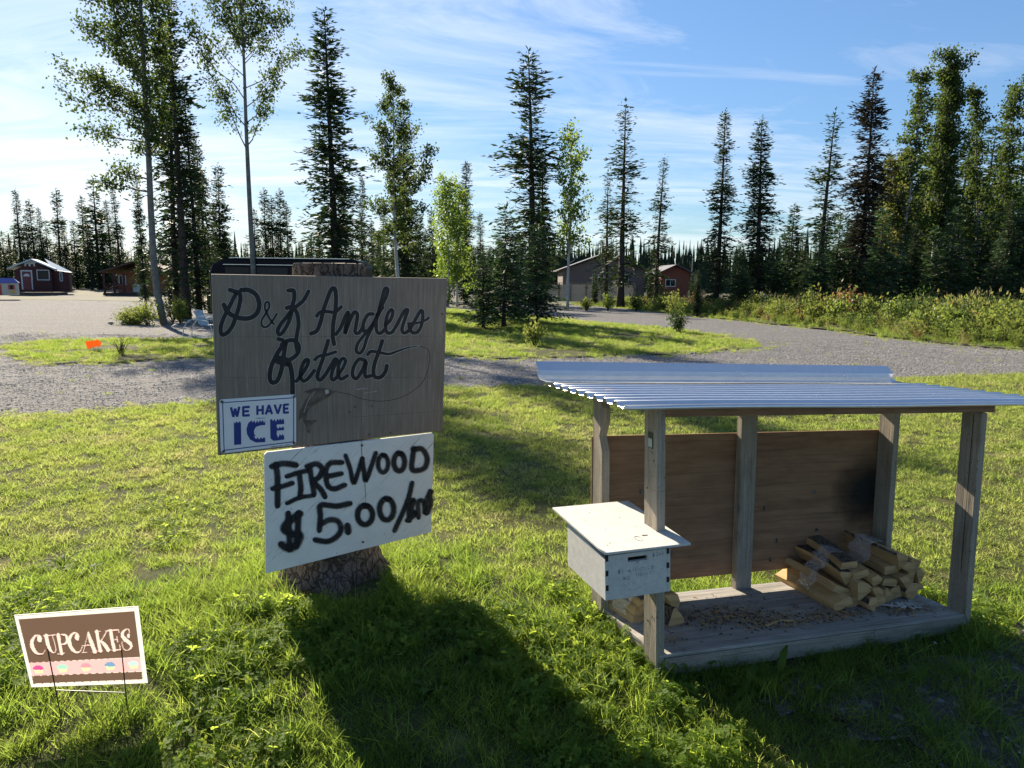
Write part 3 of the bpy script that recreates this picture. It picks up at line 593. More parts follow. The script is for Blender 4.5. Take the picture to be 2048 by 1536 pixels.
GL = {'W': [[(0, 0), (.28, 1)], [(.28, 1), (.5, .15)], [(.5, .15), (.72, 1)], [(.72, 1), (1, 0)]], 'E': [[(.08, 0), (.08, 1)], [(.08, .08), (.85, .08)], [(.08, .5), (.75, .5)], [(.08, .92), (.85, .92)]],
      'H': [[(.08, 0), (.08, 1)], [(.92, 0), (.92, 1)], [(.08, .5), (.92, .5)]], 'A': [[(0, 1), (.5, 0)], [(.5, 0), (1, 1)], [(.2, .68), (.8, .68)]], 'V': [[(0, 0), (.5, 1)], [(.5, 1), (1, 0)]],
      'S': [[(.9, .1), (.5, 0), (.1, .2), (.4, .45), (.85, .7), (.5, 1), (.05, .88)]], '$': [[(.9, .15), (.5, .05), (.1, .25), (.5, .5), (.9, .75), (.5, .95), (.05, .85)], [(.4, -.15), (.4, 1.15)], [(.6, -.15), (.6, 1.15)]],
      '5': [[(.85, 0), (.2, .02), (.15, .45), (.6, .4), (.85, .7), (.5, 1), (.1, .9)]], '0': [[(.5, .3), (.15, .65), (.5, 1), (.85, .65), (.5, .3)]], '/': [[(.9, -.1), (.1, 1.1)]], 'B': [[(.1, 0), (.1, 1)], [(.1, 0), (.8, .15), (.7, .42), (.1, .5)], [(.1, .5), (.9, .65), (.7, .95), (.1, 1)]],
      'U': [[(.1, .1), (.12, .8), (.5, 1), (.85, .8), (.9, .1)]], 'N': [[(.1, 1), (.15, 0), (.8, 1), (.9, 0)]], 'D': [[(.1, 0), (.15, 1)], [(.1, 0), (.85, .25), (.85, .75), (.15, 1)]], 'L': [[(.15, 0), (.15, 1), (.85, .95)]], 'O': [[(.5, 0), (.1, .5), (.5, 1), (.9, .5), (.5, 0)]],
      'T': [[(0, 0), (1, 0)], [(.5, 0), (.5, 1)]], 'M': [[(.05, 1), (.2, 0), (.5, .7), (.8, 0), (.95, 1)]], 'K': [[(.1, 0), (.1, 1)], [(.9, 0), (.15, .55), (.9, 1)]], 'I': [[(.3, 0), (.3, 1)]], 'R': [[(.1, 1), (.1, 0), (.8, .15), (.7, .45), (.1, .52)], [(.4, .5), (.9, 1)]], '^': [[(.5, 1), (.5, 0)], [(.05, .4), (.5, 0), (.95, .4)]]}
cap_strokes(bt, C1i, (244, 1160), (.997, -.062), (.05, 78), 'WE', 92, 19, .0007, GL); cap_strokes(bt, C1i, (448, 1147), (.997, -.058), (.03, 74), 'HAVE', 70, 18, .0007, GL)
IB = [[(266, 1268), (323, 1264), (325, 1452), (269, 1457)],
      [(514, 1244), (514, 1300), (480, 1302), (440, 1315), (425, 1345), (428, 1375), (455, 1392), (514, 1388), (514, 1434), (440, 1438), (395, 1415), (370, 1370), (366, 1330), (380, 1285), (415, 1255), (460, 1244)],
      [(552, 1260), (580, 1240), (663, 1236), (663, 1292), (605, 1296), (604, 1308), (662, 1304), (662, 1340), (606, 1344), (606, 1366), (664, 1362), (663, 1415), (580, 1425), (555, 1405)]]
def fillpoly(mb, fn, pts, off, m=0):
    from mathutils.geometry import tessellate_polygon
    tri = tessellate_polygon([[Vector((x, y, 0)) for x, y in pts]]); mb.add([fn(x, y, off) for x, y in pts], [tuple(t) for t in tri], [[(0, 0)] * 3 for t in tri], m)
for p in IB: fillpoly(bt, C1i, p, .0008)
bt.build('lettering', M['ice_blue'], ice)
for (x0_, x1_, y_, hh) in ((264, 325, 1266, 30), (405, 516, 1258, 38), (430, 516, 1392, 32), (565, 665, 1246, 32), (604, 664, 1308, 22), (604, 665, 1366, 34)):
    n_ = max(4, int((x1_ - x0_) / 11)); top = []; bot = []
    for k in range(n_ + 1):
        x = x0_ + (x1_ - x0_) * k / n_; ys_ = y_ - (x - x0_) * .05; top.append((x, ys_ - 6)); bot.append((x, ys_ + (hh * random.uniform(.55, 1) if k % 2 else 6)))
    sn = MB(); fillpoly(sn, C1i, top + bot[::-1], .0011); sn.build('snow_cap', M['ice_white'], ice)
ft_ = MB(); ribbon(ft_, C1i, [(560, 1472), (720, 1452)], 5, .0006, smooth_=False, cap=''); ft_.build('fine_print', M['marker'], ice)
for x, y in ((172, 1116), (742, 1075), (740, 1440), (185, 1508)):
    b = MB(); c = C1i(x, y, .0); b.tube([c, c + P_ICE.n * .003], .006, 10); b.build('screw', M['wire'], ice)

# firewood sign
P_FW = Plane(P_MAIN.P + P_MAIN.n * -.003, P_MAIN.n + np.array([0, 0, .01]))
C2 = P_FW.crop(500, 850, 400 / 1755)
fwc = [C2(127, 262), C2(150, 239), C2(1600, 71), C2(1614, 85), C2(1592, 940), C2(140, 1306)]
fws = root('firewood_sign', fwc[5], 'white painted board with black spray lettering reading FIREWOOD $5.00, below the big sign', 'sign')
slab(fwc, P_FW.n, .012, 'board', M['white_paint'], fws)
def ell(cx, cy, rx, ry, a0=-1.6, n=9): return [(cx + rx * math.cos(a0 + 6.6 * k / n), cy + ry * math.sin(a0 + 6.6 * k / n)) for k in range(n + 1)]
SP = [([(200, 362), (290, 338), (395, 350)], 50), ([(228, 355), (240, 450), (242, 560), (242, 700)], 50), ([(205, 558), (280, 540), (365, 512)], 42),
      ([(330, 450), (415, 422), (500, 402)], 40), ([(432, 430), (446, 540), (440, 625)], 46), ([(330, 685), (430, 640), (555, 618)], 36),
      ([(525, 372), (540, 480), (562, 600)], 44), ([(508, 362), (580, 342), (632, 380), (612, 450), (560, 500), (618, 560), (655, 622)], 46),
      ([(800, 328), (705, 335), (668, 395), (668, 475), (690, 540), (745, 560), (825, 530)], 44), ([(690, 450), (795, 428)], 42),
      ([(840, 275), (878, 380), (910, 508), (950, 410), (985, 300)], 38), ([(985, 300), (1000, 400), (1016, 488), (1062, 370), (1102, 252)], 38),
      (ell(1168, 340, 44, 76), 38), (ell(1310, 325, 48, 78), 44), ([(1438, 215), (1510, 212), (1555, 292), (1528, 380), (1428, 395), (1425, 300), (1440, 212)], 44),
      ([(430, 785), (340, 850), (300, 915), (380, 960), (440, 970), (410, 1050), (345, 1085), (285, 1055)], 62), ([(335, 785), (345, 950), (350, 1085)], 50), ([(425, 780), (418, 940), (405, 1060)], 52),
      ([(870, 690), (760, 712), (622, 705), (618, 800), (610, 918)], 46), ([(622, 872), (700, 832), (775, 848), (798, 918), (762, 980), (680, 1022), (580, 1010)], 46), ([(855, 895), (860, 928)], 58),
      (ell(1010, 790, 66, 84), 46), (ell(1200, 740, 62, 94), 46), ([(1422, 515), (1392, 640), (1340, 770), (1272, 922)], 40),
      ([(1392, 675), (1400, 830)], 44), ([(1392, 672), (1440, 662), (1418, 740), (1452, 778), (1385, 835)], 40), ([(1480, 805), (1478, 680), (1520, 670), (1545, 770)], 40), ([(1530, 760), (1555, 640), (1592, 590)], 38), ([(1580, 590), (1588, 680), (1562, 762)], 44)]
sp = MB()
for k, (p, wd_) in enumerate(SP): ribbon(sp, C2, p, wd_ * 1.42, .0006 + k * .00012, n=7)
sp.build('spray_lettering', M['spray'], fws)
for x, y in ((982, 178), (990, 1026)):
    b = MB(); c = C2(x, y, 0); b.tube([c, c + P_FW.n * .003], .0055, 8); b.build('nail_head', M['rust'], fws)
ck = MB(); ribbon(ck, C2, [(978, 140), (985, 300), (1008, 520), (1018, 680)], [4, 5, 4, 2], .0045, cap=''); ck.build('crack', M['black_paint'], fws)

# ------------------------------------------------------------------ stump
cst = P_MAIN.px(690, 545) - P_MAIN.n * .175; ztop = at(682, 528, cst[1])[2]
stump = root('tree_stump', (cst[0], cst[1], .0), 'tall rough barked tree stump holding up the painted signs', 'tree stump')
from mathutils import noise as mn
n_, hN = 120, 90; V = []; U = []
for j in range(hN + 1):
    z = -.02 + (ztop + .02) * j / hN; zg = z - .13
    for k in range(n_):
        t = 2 * math.pi * k / n_; fl = 0
        r = .15 + .02 * (1 - z / ztop) + (.085 * min(1, max(0, 1 - zg / .22)) ** 1.4 + .035 * max(0, 1 - zg / 1.1)) * (1 + .45 * math.sin(5 * t + 1.1) + .2 * math.sin(9 * t)) + .012 * math.sin(3 * t + z * 2)
        p = Vector((math.cos(t) * 7, math.sin(t) * 7, z * 16)); r += .011 * mn.fractal(p, .9, 2.1, 4) + .007 * abs(mn.noise(Vector((math.cos(t) * 14, math.sin(t) * 14, z * 22))))
        le = .10 * (ztop - z); p = np.array([cst[0] + r * math.cos(t) - P_MAIN.n[0] * le, cst[1] + r * math.sin(t) - P_MAIN.n[1] * le, z])
        sdist = (p - P_MAIN.P) @ P_MAIN.n + .017
        if z > .24 and sdist > 0: p -= P_MAIN.n * sdist * min(1, (z - .24) / .05)
        V.append((p[0] - cst[0], p[1] - cst[1], z))
F = [(j * n_ + k, j * n_ + (k + 1) % n_, (j + 1) * n_ + (k + 1) % n_, (j + 1) * n_ + k) for j in range(hN) for k in range(n_)]
link('bark', fast_mesh('bark', V, F, M['bark'], smooth_=True), stump)
tb = MB(); ring = [(V[hN * n_ + k][0] * .985, V[hN * n_ + k][1] * .985, ztop - .004 + .006 * math.sin(k)) for k in range(n_)]
tb.add([(0, 0, ztop + .004)] + ring, [(0, 1 + k, 1 + (k + 1) % n_) for k in range(n_)]); o = tb.mesh('cut_top', M['grey_wood']); link('cut_top', o, stump)

# ------------------------------------------------------------------ cupcakes yard sign
P_CUP = Plane((-1.62, 2.32, .3), (.10, -1, .02)); C3 = P_CUP.crop(0, 1180, .15625)
cc3 = [(175, 325), (1765, 210), (1886, 1190), (395, 1245)]
cup = root('cupcakes_yard_sign', (C3(800, 1240)[0], C3(800, 1240)[1], 0), 'brown and pink plastic yard sign reading CUPCAKES on wire stakes', 'sign')
cw = [C3(*p) for p in cc3]
# the print is one sheet whose colour comes from a rastered drawing of the lettering
LT = [ # thick / thin display letters, strokes (points, widths)
 [([(520, 660), (530, 610), (500, 580), (450, 590), (412, 650), (412, 720), (450, 790), (500, 820), (550, 815), (575, 770)], [16, 8, 8, 22, 42, 48, 40, 18, 8, 6]), ([(500, 612), (503, 640)], 46)],
 [([(560, 585), (640, 580)], 9), ([(590, 585), (610, 680), (640, 760), (680, 805)], [46, 46, 36, 10]), ([(680, 808), (715, 780), (700, 690), (672, 585)], [10, 7, 7, 7]), ([(645, 582), (712, 572)], 8)],
 [([(745, 572), (765, 690), (790, 815)], 40), ([(740, 820), (830, 808)], 9), ([(780, 568), (840, 580), (858, 640), (835, 685), (785, 695)], [12, 26, 34, 22, 8])],
 [([(1000, 640), (1008, 590), (980, 550), (930, 560), (892, 620), (890, 690), (930, 765), (985, 800), (1030, 780), (1050, 730)], [16, 8, 8, 22, 42, 48, 40, 18, 8, 6]), ([(980, 585), (984, 615)], 46)],
 [([(1065, 800), (1090, 700), (1130, 545)], [7, 7, 8]), ([(1130, 545), (1165, 660), (1215, 790)], [20, 46, 46]), ([(1055, 715), (1180, 700)], 7), ([(1050, 803), (1110, 796)], 8), ([(1180, 795), (1240, 788)], 8)],
 [([(1240, 530), (1258, 650), (1285, 780)], 40), ([(1215, 535), (1285, 528)], 8), ([(1375, 520), (1290, 655)], 9), ([(1285, 650), (1340, 700), (1385, 770)], [20, 44, 44]), ([(1350, 524), (1400, 518)], 8), ([(1250, 785), (1310, 778)], 8), ([(1360, 775), (1420, 765)], 8)],
 [([(1415, 520), (1435, 640), (1465, 770)], 40), ([(1395, 520), (1520, 508)], 10), ([(1518, 508), (1522, 545)], 8), ([(1445, 640), (1500, 632)], 7), ([(1496, 600), (1506, 665)], 7), ([(1445, 775), (1545, 762)], 10), ([(1540, 762), (1532, 700)], 8)],
 [([(1640, 590), (1655, 545), (1640, 500), (1590, 520), (1565, 575), (1600, 630), (1660, 680), (1680, 730), (1640, 770), (1590, 760), (1565, 700), (1562, 665)], [14, 8, 8, 20, 40, 48, 44, 26, 10, 7, 6, 6]), ([(1645, 580), (1647, 596)], 30)],
]

def raster():
    st = 4; x0_, y0_, x1_, y1_ = 160, 195, 1900, 1260; W_, H_ = (x1_ - x0_) // st, (y1_ - y0_) // st; im = np.zeros((H_, W_), 'i')
    yy, xx = np.mgrid[0:H_, 0:W_]; X_ = x0_ + xx * st; Y_ = y0_ + yy * st
    def poly(p, v):
        m = inside(p, np.column_stack([X_.ravel(), Y_.ravel()]).astype(float)).reshape(H_, W_); im[m] = v
    poly([(235, 375), (1722, 268), (1795, 858), (370, 932)], 1); poly([(370, 932), (1795, 862), (1815, 1040), (405, 1097)], 2); poly([(405, 1100), (1815, 1043), (1828, 1145), (428, 1200)], 1)
    def stroke(p, w_, v, dx=0, dy=0):
        C = np.array(crom(p, 14) if len(p) > 2 else [np.array(p[0]) + (np.array(p[1]) - np.array(p[0])) * t for t in np.linspace(0, 1, 40)]); ws = np.interp(np.linspace(0, 1, len(C)), np.linspace(0, 1, len(w_)) if hasattr(w_, '__len__') else [0, 1], w_ if hasattr(w_, '__len__') else [w_, w_])
        for c, q in zip(C, ws): im[(X_ - c[0] - dx) ** 2 + (Y_ - c[1] - dy) ** 2 < (q / 2 + 1) ** 2] = v
    for v, dx, dy in ((3, 5, 16), (4, 0, 0)):
        for Ls in LT:
            for p, w_ in Ls: stroke(p, w_, v, dx, dy)
    for k, (x, y) in enumerate(((490, 1005), (800, 990), (1098, 975), (1408, 960), (1705, 945))):
        poly([(x - 56, y + 10), (x + 64, y + 6), (x + 50, y + 58), (x - 34, y + 66)], 10); m = (((X_ - x) / 70.) ** 2 + ((Y_ - y - 8) / np.where(Y_ < y + 8, 48., 12.)) ** 2) < 1; im[m] = 5 + k
    return im, X_, Y_, st
im, RX, RY, st_ = raster()
c3 = [np.array(q, float) for q in cc3]; Hn = 200; Vn = 130
pal = np.array([(.80, .80, .78), (.135, .09, .07), (.80, .47, .52), (.085, .055, .045), (.84, .66, .66), (.55, .08, .32), (.33, .68, .6), (.8, .3, .4), (.16, .32, .56), (.45, .7, .76), (.64, .78, .46)])
gx, gy = np.meshgrid(np.linspace(0, 1, Hn + 1), np.linspace(0, 1, Vn + 1)); P2 = np.stack([(c3[0][i] * (1 - gx) + c3[1][i] * gx) * (1 - gy) + (c3[3][i] * (1 - gx) + c3[2][i] * gx) * gy for i in (0, 1)], -1)
V3 = np.array([C3(p[0], p[1], 0) for p in P2.reshape(-1, 2)]) - np.array(cup.location); ii = np.arange(Vn)[:, None] * (Hn + 1) + np.arange(Hn)[None]; F3 = np.stack([ii, ii + Hn + 1, ii + Hn + 2, ii + 1], -1).reshape(-1, 4)
me = fast_mesh('panel', V3, F3, []); px2 = P2.reshape(-1, 2); ri = np.clip(((px2[:, 1] - RY[0, 0]) / st_).round().astype(int), 0, im.shape[0] - 1); ci_ = np.clip(((px2[:, 0] - RX[0, 0]) / st_).round().astype(int), 0, im.shape[1] - 1)
ca_ = me.color_attributes.new('print', 'FLOAT_COLOR', 'POINT'); cols = np.ones((len(px2), 4)); cols[:, :3] = pal[im[ri, ci_]]; ca_.data.foreach_set('color', cols.astype('f').ravel())
def _panel(n):
    c = n.n('ShaderNodeVertexColor', layer_name='print').outputs[0]; wv = n.n('ShaderNodeTexWave', {'Vector': n.n('ShaderNodeTexCoord').outputs['Object'], 'Scale': 60.0}, bands_direction='X').outputs[1]
    c = n.mix(n.math('MULTIPLY', wv, .22), c, n.mix(1.0, c, (.6, .6, .6), 'MULTIPLY')); t = n.mix(1.0, c, (1.0, .95, .88), 'MULTIPLY')
    return n.n('ShaderNodeMixShader', {0: .5, 1: prin(n, c, .45, spec=.3), 2: n.n('ShaderNodeBsdfTranslucent', {0: t}).outputs[0]}).outputs[0]
me.materials.append(pmat('printed_twinwall_plastic', _panel)); link('printed_panel', me, cup)
ed = MB(); th3 = P_CUP.n * .004
for q0, q1 in zip(cw, cw[1:] + cw[:1]): ed.add([q0, q1, q1 - th3, q0 - th3], [(0, 1, 2, 3)])
ed.build('panel_edge', M['sheet_white'], cup)
for (ax, bx, x2) in ((590, 700, 760), (1535, 1600, 1655)):
    top = C3(ax + 20, 760, .0035); bot = C3(bx, 1215, .0035); d = (bot - top) / np.linalg.norm(bot - top); k = (bot[2] + .03) / -d[2]; b = MB(); b.tube([top, bot, bot + d * k], .0022, 6); b.build('stake', M['iron'], cup)
    if ax < 1000: A_ = bot + d * .02; A2 = bot + d * .13
    else: B_ = bot + d * .03; B2 = bot + d * .14
b = MB(); b.tube([A_, B_], .002, 6); b.tube([A2, B2], .002, 6); b.build('cross_wire', M['wire'], cup)

# ------------------------------------------------------------------ firewood shelter
SO = np.array([.58722, 2.62875, .083515]); SM = np.array([[.949, -.3134, .0338], [.3126, .9495, .0277], [-.0407, -.0158, .999]])
def S(u, v, w_): return SO + SM @ np.array([u + w_ * (-.1251 + .0554 * v - .03 * u) - .0722 * v, v - .0945 * w_, w_])
L_, D_, PW, PT, HD = 1.6843, .5365, .092, .0375, .0916
shed = root('firewood_shelter', S(0, 0, 0), 'open timber firewood shelter with corrugated metal roof', 'shelter')
def part(name, mat, boxes, bevel=.002, jit=0.0008):
    mb = MB()
    for bx in boxes: mb.box(*bx[:6], fn=S, grain=bx[6] if len(bx) > 6 else 2, jit=jit)
    return mb.build(name, mat, shed, bevel=bevel)
TOPW = 1.068
part('post', M['grey_wood'], [(0, PT, 0, PW, -.002, 1.108)]); part('post', M['grey_wood'], [(L_ - PT, L_, 0, PW, -.03, TOPW)])
# rear left post with its sawn-out notch
nl = [(.0, -.05), (0, TOPW)]; mb = MB()
prof = [(D_, -.06), (D_, 1.085), (D_ - .052, 1.085), (D_ - PW, 1.032), (D_ - PW, .975), (D_ - PW + .03, .905), (D_ - PW + .002, .84), (D_ - PW, -.06)]
vs = [S(0, v, z) for v, z in prof] + [S(PT, v, z) for v, z in prof]; k = len(prof)
mb.add(vs, [tuple(range(k)), tuple(range(k, 2 * k))[::-1]] + [(i, k + i, k + (i + 1) % k, (i + 1) % k) for i in range(k)], [[(z, v) for v, z in prof]] * 2 + [[(prof[i][1], 0), (prof[i][1], .04), (prof[(i + 1) % k][1], .04), (prof[(i + 1) % k][1], 0)] for i in range(k)])
mb.build('notched_post', M['grey_wood'], shed, bevel=.0015)
part('post', M['grey_wood'], [(L_ - PT, L_, D_ - PW, D_, -.03, TOPW)])
UM = .765; part('post', M['grey_wood'], [(UM, UM + PW, D_ - PT, D_, HD, TOPW)])
part('beam', M['beam_wood'], [(PT + .001, L_ + .04, -.002, .036, TOPW + .004, 1.112, 0)]); part('beam', M['beam_wood'], [(PT + .002, L_ + .02, D_ - .036, D_ + .002, TOPW + .0185, 1.096, 0)])
part('rafter', M['beam_wood'], [(-.001, PT - .002, PW + .001, D_ - .055, 1.086, 1.118, 1)]); part('rafter', M['beam_wood'], [(L_ - PT, L_, .038, D_ - .037, TOPW + .003, 1.103, 1)])
part('back_panel', M['ply_back'], [(-.002, L_ + .002, D_ + .003, D_ + .016, .158, .889, 0)], jit=0)
for (u, w_) in ((.25, .62), (.42, .3), (.33, .45), (1.03, .32), (1.28, .36), (1.0, .22), (1.25, .57), (.95, .5)):
    c = S(u, D_ + .0015, w_); e = SM @ np.array([1, 0, 0]); kn = MB(); kn.add([c + e * .011 * math.cos(t) + np.array([0, 0, .013 * math.sin(t)]) for t in np.linspace(0, 6.28, 9)[:-1]], [tuple(range(8))]); kn.build('knot', M['bark'], shed)
def _scorch(n):
    d = n.n('ShaderNodeVectorMath', {0: n.n('ShaderNodeUVMap').outputs[0]}, operation='LENGTH').outputs['Value']; nz = n.noise(n.n('ShaderNodeTexCoord').outputs['Object'], 12, 4, .6)
    a = n.n('ShaderNodeMapRange', {0: n.math('ADD', d, n.math('MULTIPLY', nz, .5)), 1: 1.15, 2: .45, 3: 0, 4: .9}).outputs[0]
    return n.n('ShaderNodeMixShader', {0: a, 1: n.n('ShaderNodeBsdfTransparent').outputs[0], 2: prin(n, (.012, .012, .012), .8)}).outputs[0]
sb = MB(); q = [(1.29, .30), (L_ - .004, .30), (L_ - .004, .80), (1.29, .80)]; sb.add([S(u, D_ + .0018, w_) for u, w_ in q], [(0, 1, 2, 3)], [[(-1.1, -1), (.35, -1), (.35, 1), (-1.1, 1)]]); sb.build('black_spray_patch', pmat('sprayed_smudge', _scorch), shed)
part('deck', M['grey_deck'], [(.012, L_ - PT - .001, .0, D_ - .002, HD - .016, HD, 0)], jit=0)
part('fascia', M['grey_wood'], [(PT + .001, 1.10, -.003, .035, -.006, HD - .018, 0)]); part('fascia', M['grey_wood'], [(1.102, L_ - PT - .001, -.003, .035, -.006, HD - .018, 0)])
part('side_joist', M['grey_wood'], [(.014, .050, PW + .002, D_ - PW - .002, -.004, HD - .018, 1)]); part('side_joist', M['grey_wood'], [(L_ - 2 * PT - .001, L_ - PT - .003, .037, D_ - .04, -.004, HD - .018, 1)]); part('rear_joist', M['grey_wood'], [(PT + .002, L_ - PT - .003, D_ - .038, D_ - .003, -.004, HD - .018, 0)])
part('skid', M['raw_wood'], [(.02, .075, .04, D_ - .03, -.105, -.008, 1)]); part('skid', M['raw_wood'], [(L_ - .20, L_ - .10, .06, D_, -.09, -.008, 1)])
for (u, v, w_) in ((0, .035, .93), (0, .02, .90), (0, .07, .78), (0, .05, .62), (0, .03, .25), (0, .06, .22)):
    c = S(-.001, v, w_); lp = MB(); lp.add([c + SM @ np.array([0, .004 * math.cos(t), .006 * math.sin(t)]) for t in np.linspace(0, 6.28, 8)[:-1]], [tuple(range(7))]); lp.build('nail_hole', M['iron'], shed)
b = MB(); b.add([S(L_ - PT - .0012, .035 + dv, w_) for dv, w_ in ((0, .30), (.0028, .30), (.002, 1.06), (-.001, 1.06))], [(0, 1, 2, 3)]); b.build('split_crack', M['iron'], shed)
st = MB(); st.box(-.0022, -.0005, .028, .062, .944, 1.006, fn=S, m=0)
for k in range(1): st.box(-.0030, -.0023, .031, .059, .948, .982, fn=S, m=1)
so = st.build('sticker', [M['sticker'], M['sticker_pale']], shed)
# rust stains low on the front left post
# corrugated roof
def prof_roof():
    v = -.06; out = [(-.072, 1.112), (-.066, 1.128)]; out.append((-.052, 1.112)); n_r = 9; pitch = .086
    v = -.04
    for k in range(n_r):
        out += [(v, 0), (v + .026, 0), (v + .030, .001), (v + .038, .015), (v + .042, .017), (v + .050, .0175), (v + .056, .017), (v + .060, .015), (v + .068, .001)]; v += pitch
    out.append((v, 0)); return [(a, (1.117 - .022 * (a + .05) / .77 + h) if h < .5 else h) for a, h in out]
pr_ = prof_roof(); mb = MB(); us = np.linspace(-.165, 2.12, 12); k = len(pr_)
for ui, u in enumerate(us): mb.v += [tuple(S(u + .02 * (v - .3), v, w_ + .0015 * math.sin(u * 5 + v * 3))) for v, w_ in pr_]
for ui in range(len(us) - 1):
    for j in range(k - 1): mb.f.append([ui * k + j, ui * k + j + 1, (ui + 1) * k + j + 1, (ui + 1) * k + j]); mb.m.append(0); mb.uv += [(0, 0)] * 4
o = mb.build('corrugated_roof', M['sheet_metal'], shed, smooth_=True); sm_ = o.modifiers.new('t', 'SOLIDIFY'); sm_.thickness = .0012
for u in (.02, .40, .78, 1.16, 1.54, 1.66):
    for j in (0, 2, 5, 8):
        v = -.04 + .086 * j + .013; zz = 1.117 - .022 * (v + .05) / .77; b = MB(); b.tube([S(u, v, zz), S(u, v, zz + .004)], .0065, 8); b.build('roof_screw', M['rust'] if (j + int(u * 9)) % 3 == 0 else M['wire'], shed)
capp = root('ridge_cap', S(-.19, .72, 1.13), 'loose bent galvanised flashing lying along the rear edge of the shelter roof', 'metal flashing')
mb = MB(); cp = [(.62, 1.122), (.70, 1.124), (.735, 1.140), (.722, 1.163), (.730, 1.168), (.765, 1.200)]; us = np.linspace(-.19, 1.925, 8); k = len(cp)
for u in us: mb.v += [tuple(S(u, v, w_)) for v, w_ in cp]
for ui in range(len(us) - 1):
    for j in range(k - 1): mb.f.append([ui * k + j, ui * k + j + 1, (ui + 1) * k + j + 1, (ui + 1) * k + j]); mb.m.append(0); mb.uv += [(0, 0)] * 4
o = mb.build('bent_sheet', M['sheet_metal'], capp); sm_ = o.modifiers.new('t', 'SOLIDIFY'); sm_.thickness = .001
# chips and bark litter on the deck
r_ = np.random.default_rng(3); mb = MB()
for cu, cv, su_, sv_, n_ in ((.48, .25, .13, .05, 700), (.68, .15, .08, .04, 380), (1.0, .14, .12, .03, 450), (1.42, .11, .08, .03, 350), (.12, .12, .05, .05, 80), (.8, .25, .4, .12, 350)):
    for k in range(n_):
        u, v = r_.normal(cu, su_), r_.normal(cv, sv_)
        if not (.06 < u < L_ - .06 and .012 < v < D_ - .07): continue
        a = r_.uniform(0, 3.14); l = r_.uniform(.002, .010); w_ = r_.uniform(.001, .004); h = HD + .0012 + r_.uniform(0, .004); ca, sa = math.cos(a), math.sin(a); t_ = r_.uniform(-.25, .25) * l
        mb.add([S(u - ca * l - sa * w_, v - sa * l + ca * w_, h), S(u - ca * l + sa * w_, v - sa * l - ca * w_, h), S(u + ca * l + sa * w_, v + sa * l - ca * w_, h + abs(t_)), S(u + ca * l - sa * w_, v + sa * l + ca * w_, h + abs(t_) + .001)], [(0, 1, 2, 3)], None, int(r_.uniform() < .6))
lab(mb.build('bark_litter', [M['bark'], M['end_grain']], None), kind='stuff')
for (u, v, a, l) in ((.665, .13, .3, .045), (.75, .14, 2.8, .03)):
    mb = MB(); mb.box(-l, l, -.006, .006, 0, .006, fn=lambda x, y, z: S(u + x * math.cos(a) - y * math.sin(a), v + x * math.sin(a) + y * math.cos(a), HD + .002 + z), grain=0)
    lab(mb.build('wood_chip', M['end_grain'], None), 'pale split wood splinter lying on the shelter deck, the %s of two' % ('longer' if l > .04 else 'shorter'), 'wood chip')
mb = MB()
for k in range(40):
    u, v = 1.44 + r_.normal(0, .035), .13 + r_.normal(0, .013); mb.tube([S(u, v, HD + .004), S(u + r_.normal(0, .03), v + r_.normal(0, .012), HD + r_.uniform(.004, .022))], [.005, .003], 5)
lab(mb.build('bark_slab', M['stone'], None), 'crumbling lichened bark piece on the deck in front of the right bundle', 'bark')

# firewood bundles
def log_mesh(L, poly, seed):
    r = np.random.default_rng(seed); n = 8; V = []; F = []; mi = []; uv = []; P = np.array(poly, float); k = len(P)
    bend = r.normal(0, .006, 2); tw = r.normal(0, .08)
    for s_ in range(n + 1):
        q = s_ / n; a = tw * q; ca, sa = math.cos(a), math.sin(a); sc2 = 1 - .06 * abs(q - .5)
        for p in P:
            x, z = p * sc2 + r.normal(0, .0012, 2); V.append((x * ca - z * sa + bend[0] * math.sin(3.1 * q), q * L + r.normal(0, .004) * (s_ in (0, n)), x * sa + z * ca + bend[1] * math.sin(3.1 * q)))
    return V, n, k
def make_log(parent, fn, L, poly, bark_edges, seed):
    V, n, k = log_mesh(L, poly, seed); mb = MB(); V3 = [fn(*p) for p in V]; F = []; UVs = []; ms = []
    for s_ in range(n):
        for j in range(k):
            F.append((s_ * k + j, s_ * k + (j + 1) % k, (s_ + 1) * k + (j + 1) % k, (s_ + 1) * k + j)); y0_, y1_ = s_ * L / n + seed, (s_ + 1) * L / n + seed; UVs.append([(y0_, j * .03), (y0_, j * .03 + .03), (y1_, j * .03 + .03), (y1_, j * .03)]); ms.append(1 if j in bark_edges else 0)
    F += [tuple(range(k))[::-1], tuple(n * k + j for j in range(k))]; UVs += [[(poly[j][0] * .5, poly[j][1]) for j in range(k)][::-1], [(poly[j][0] * .5, poly[j][1]) for j in range(k)]]; ms += [0, 0]
    b0 = len(mb.v); mb.v = [tuple(p) for p in V3]; mb.f = [list(f) for f in F]; mb.uv = [q for u in UVs for q in u]; mb.m = ms
    return mb.build('log', [M['end_grain'], M['bark']], parent)
def wedge(kind, s_, rot):
    base = {'tri': [(-.5, -.42), (-.1, -.5), (.42, -.38), (.5, -.2), (.02, .52), (-.12, .46)], 'quad': [(-.5, -.35), (.3, -.45), (.52, -.1), (.4, .38), (-.3, .42), (-.55, .05)], 'half': [(-.55, -.25), (.55, -.22), (.5, .05), (.28, .3), (-.05, .4), (-.38, .28)], 'slab': [(-.55, -.2), (.5, -.24), (.56, 0), (.5, .2), (-.45, .22)]}[kind]
    c, sn_ = math.cos(rot), math.sin(rot); return [((x * c - y * sn_) * s_, (x * sn_ + y * c) * s_) for x, y in base]
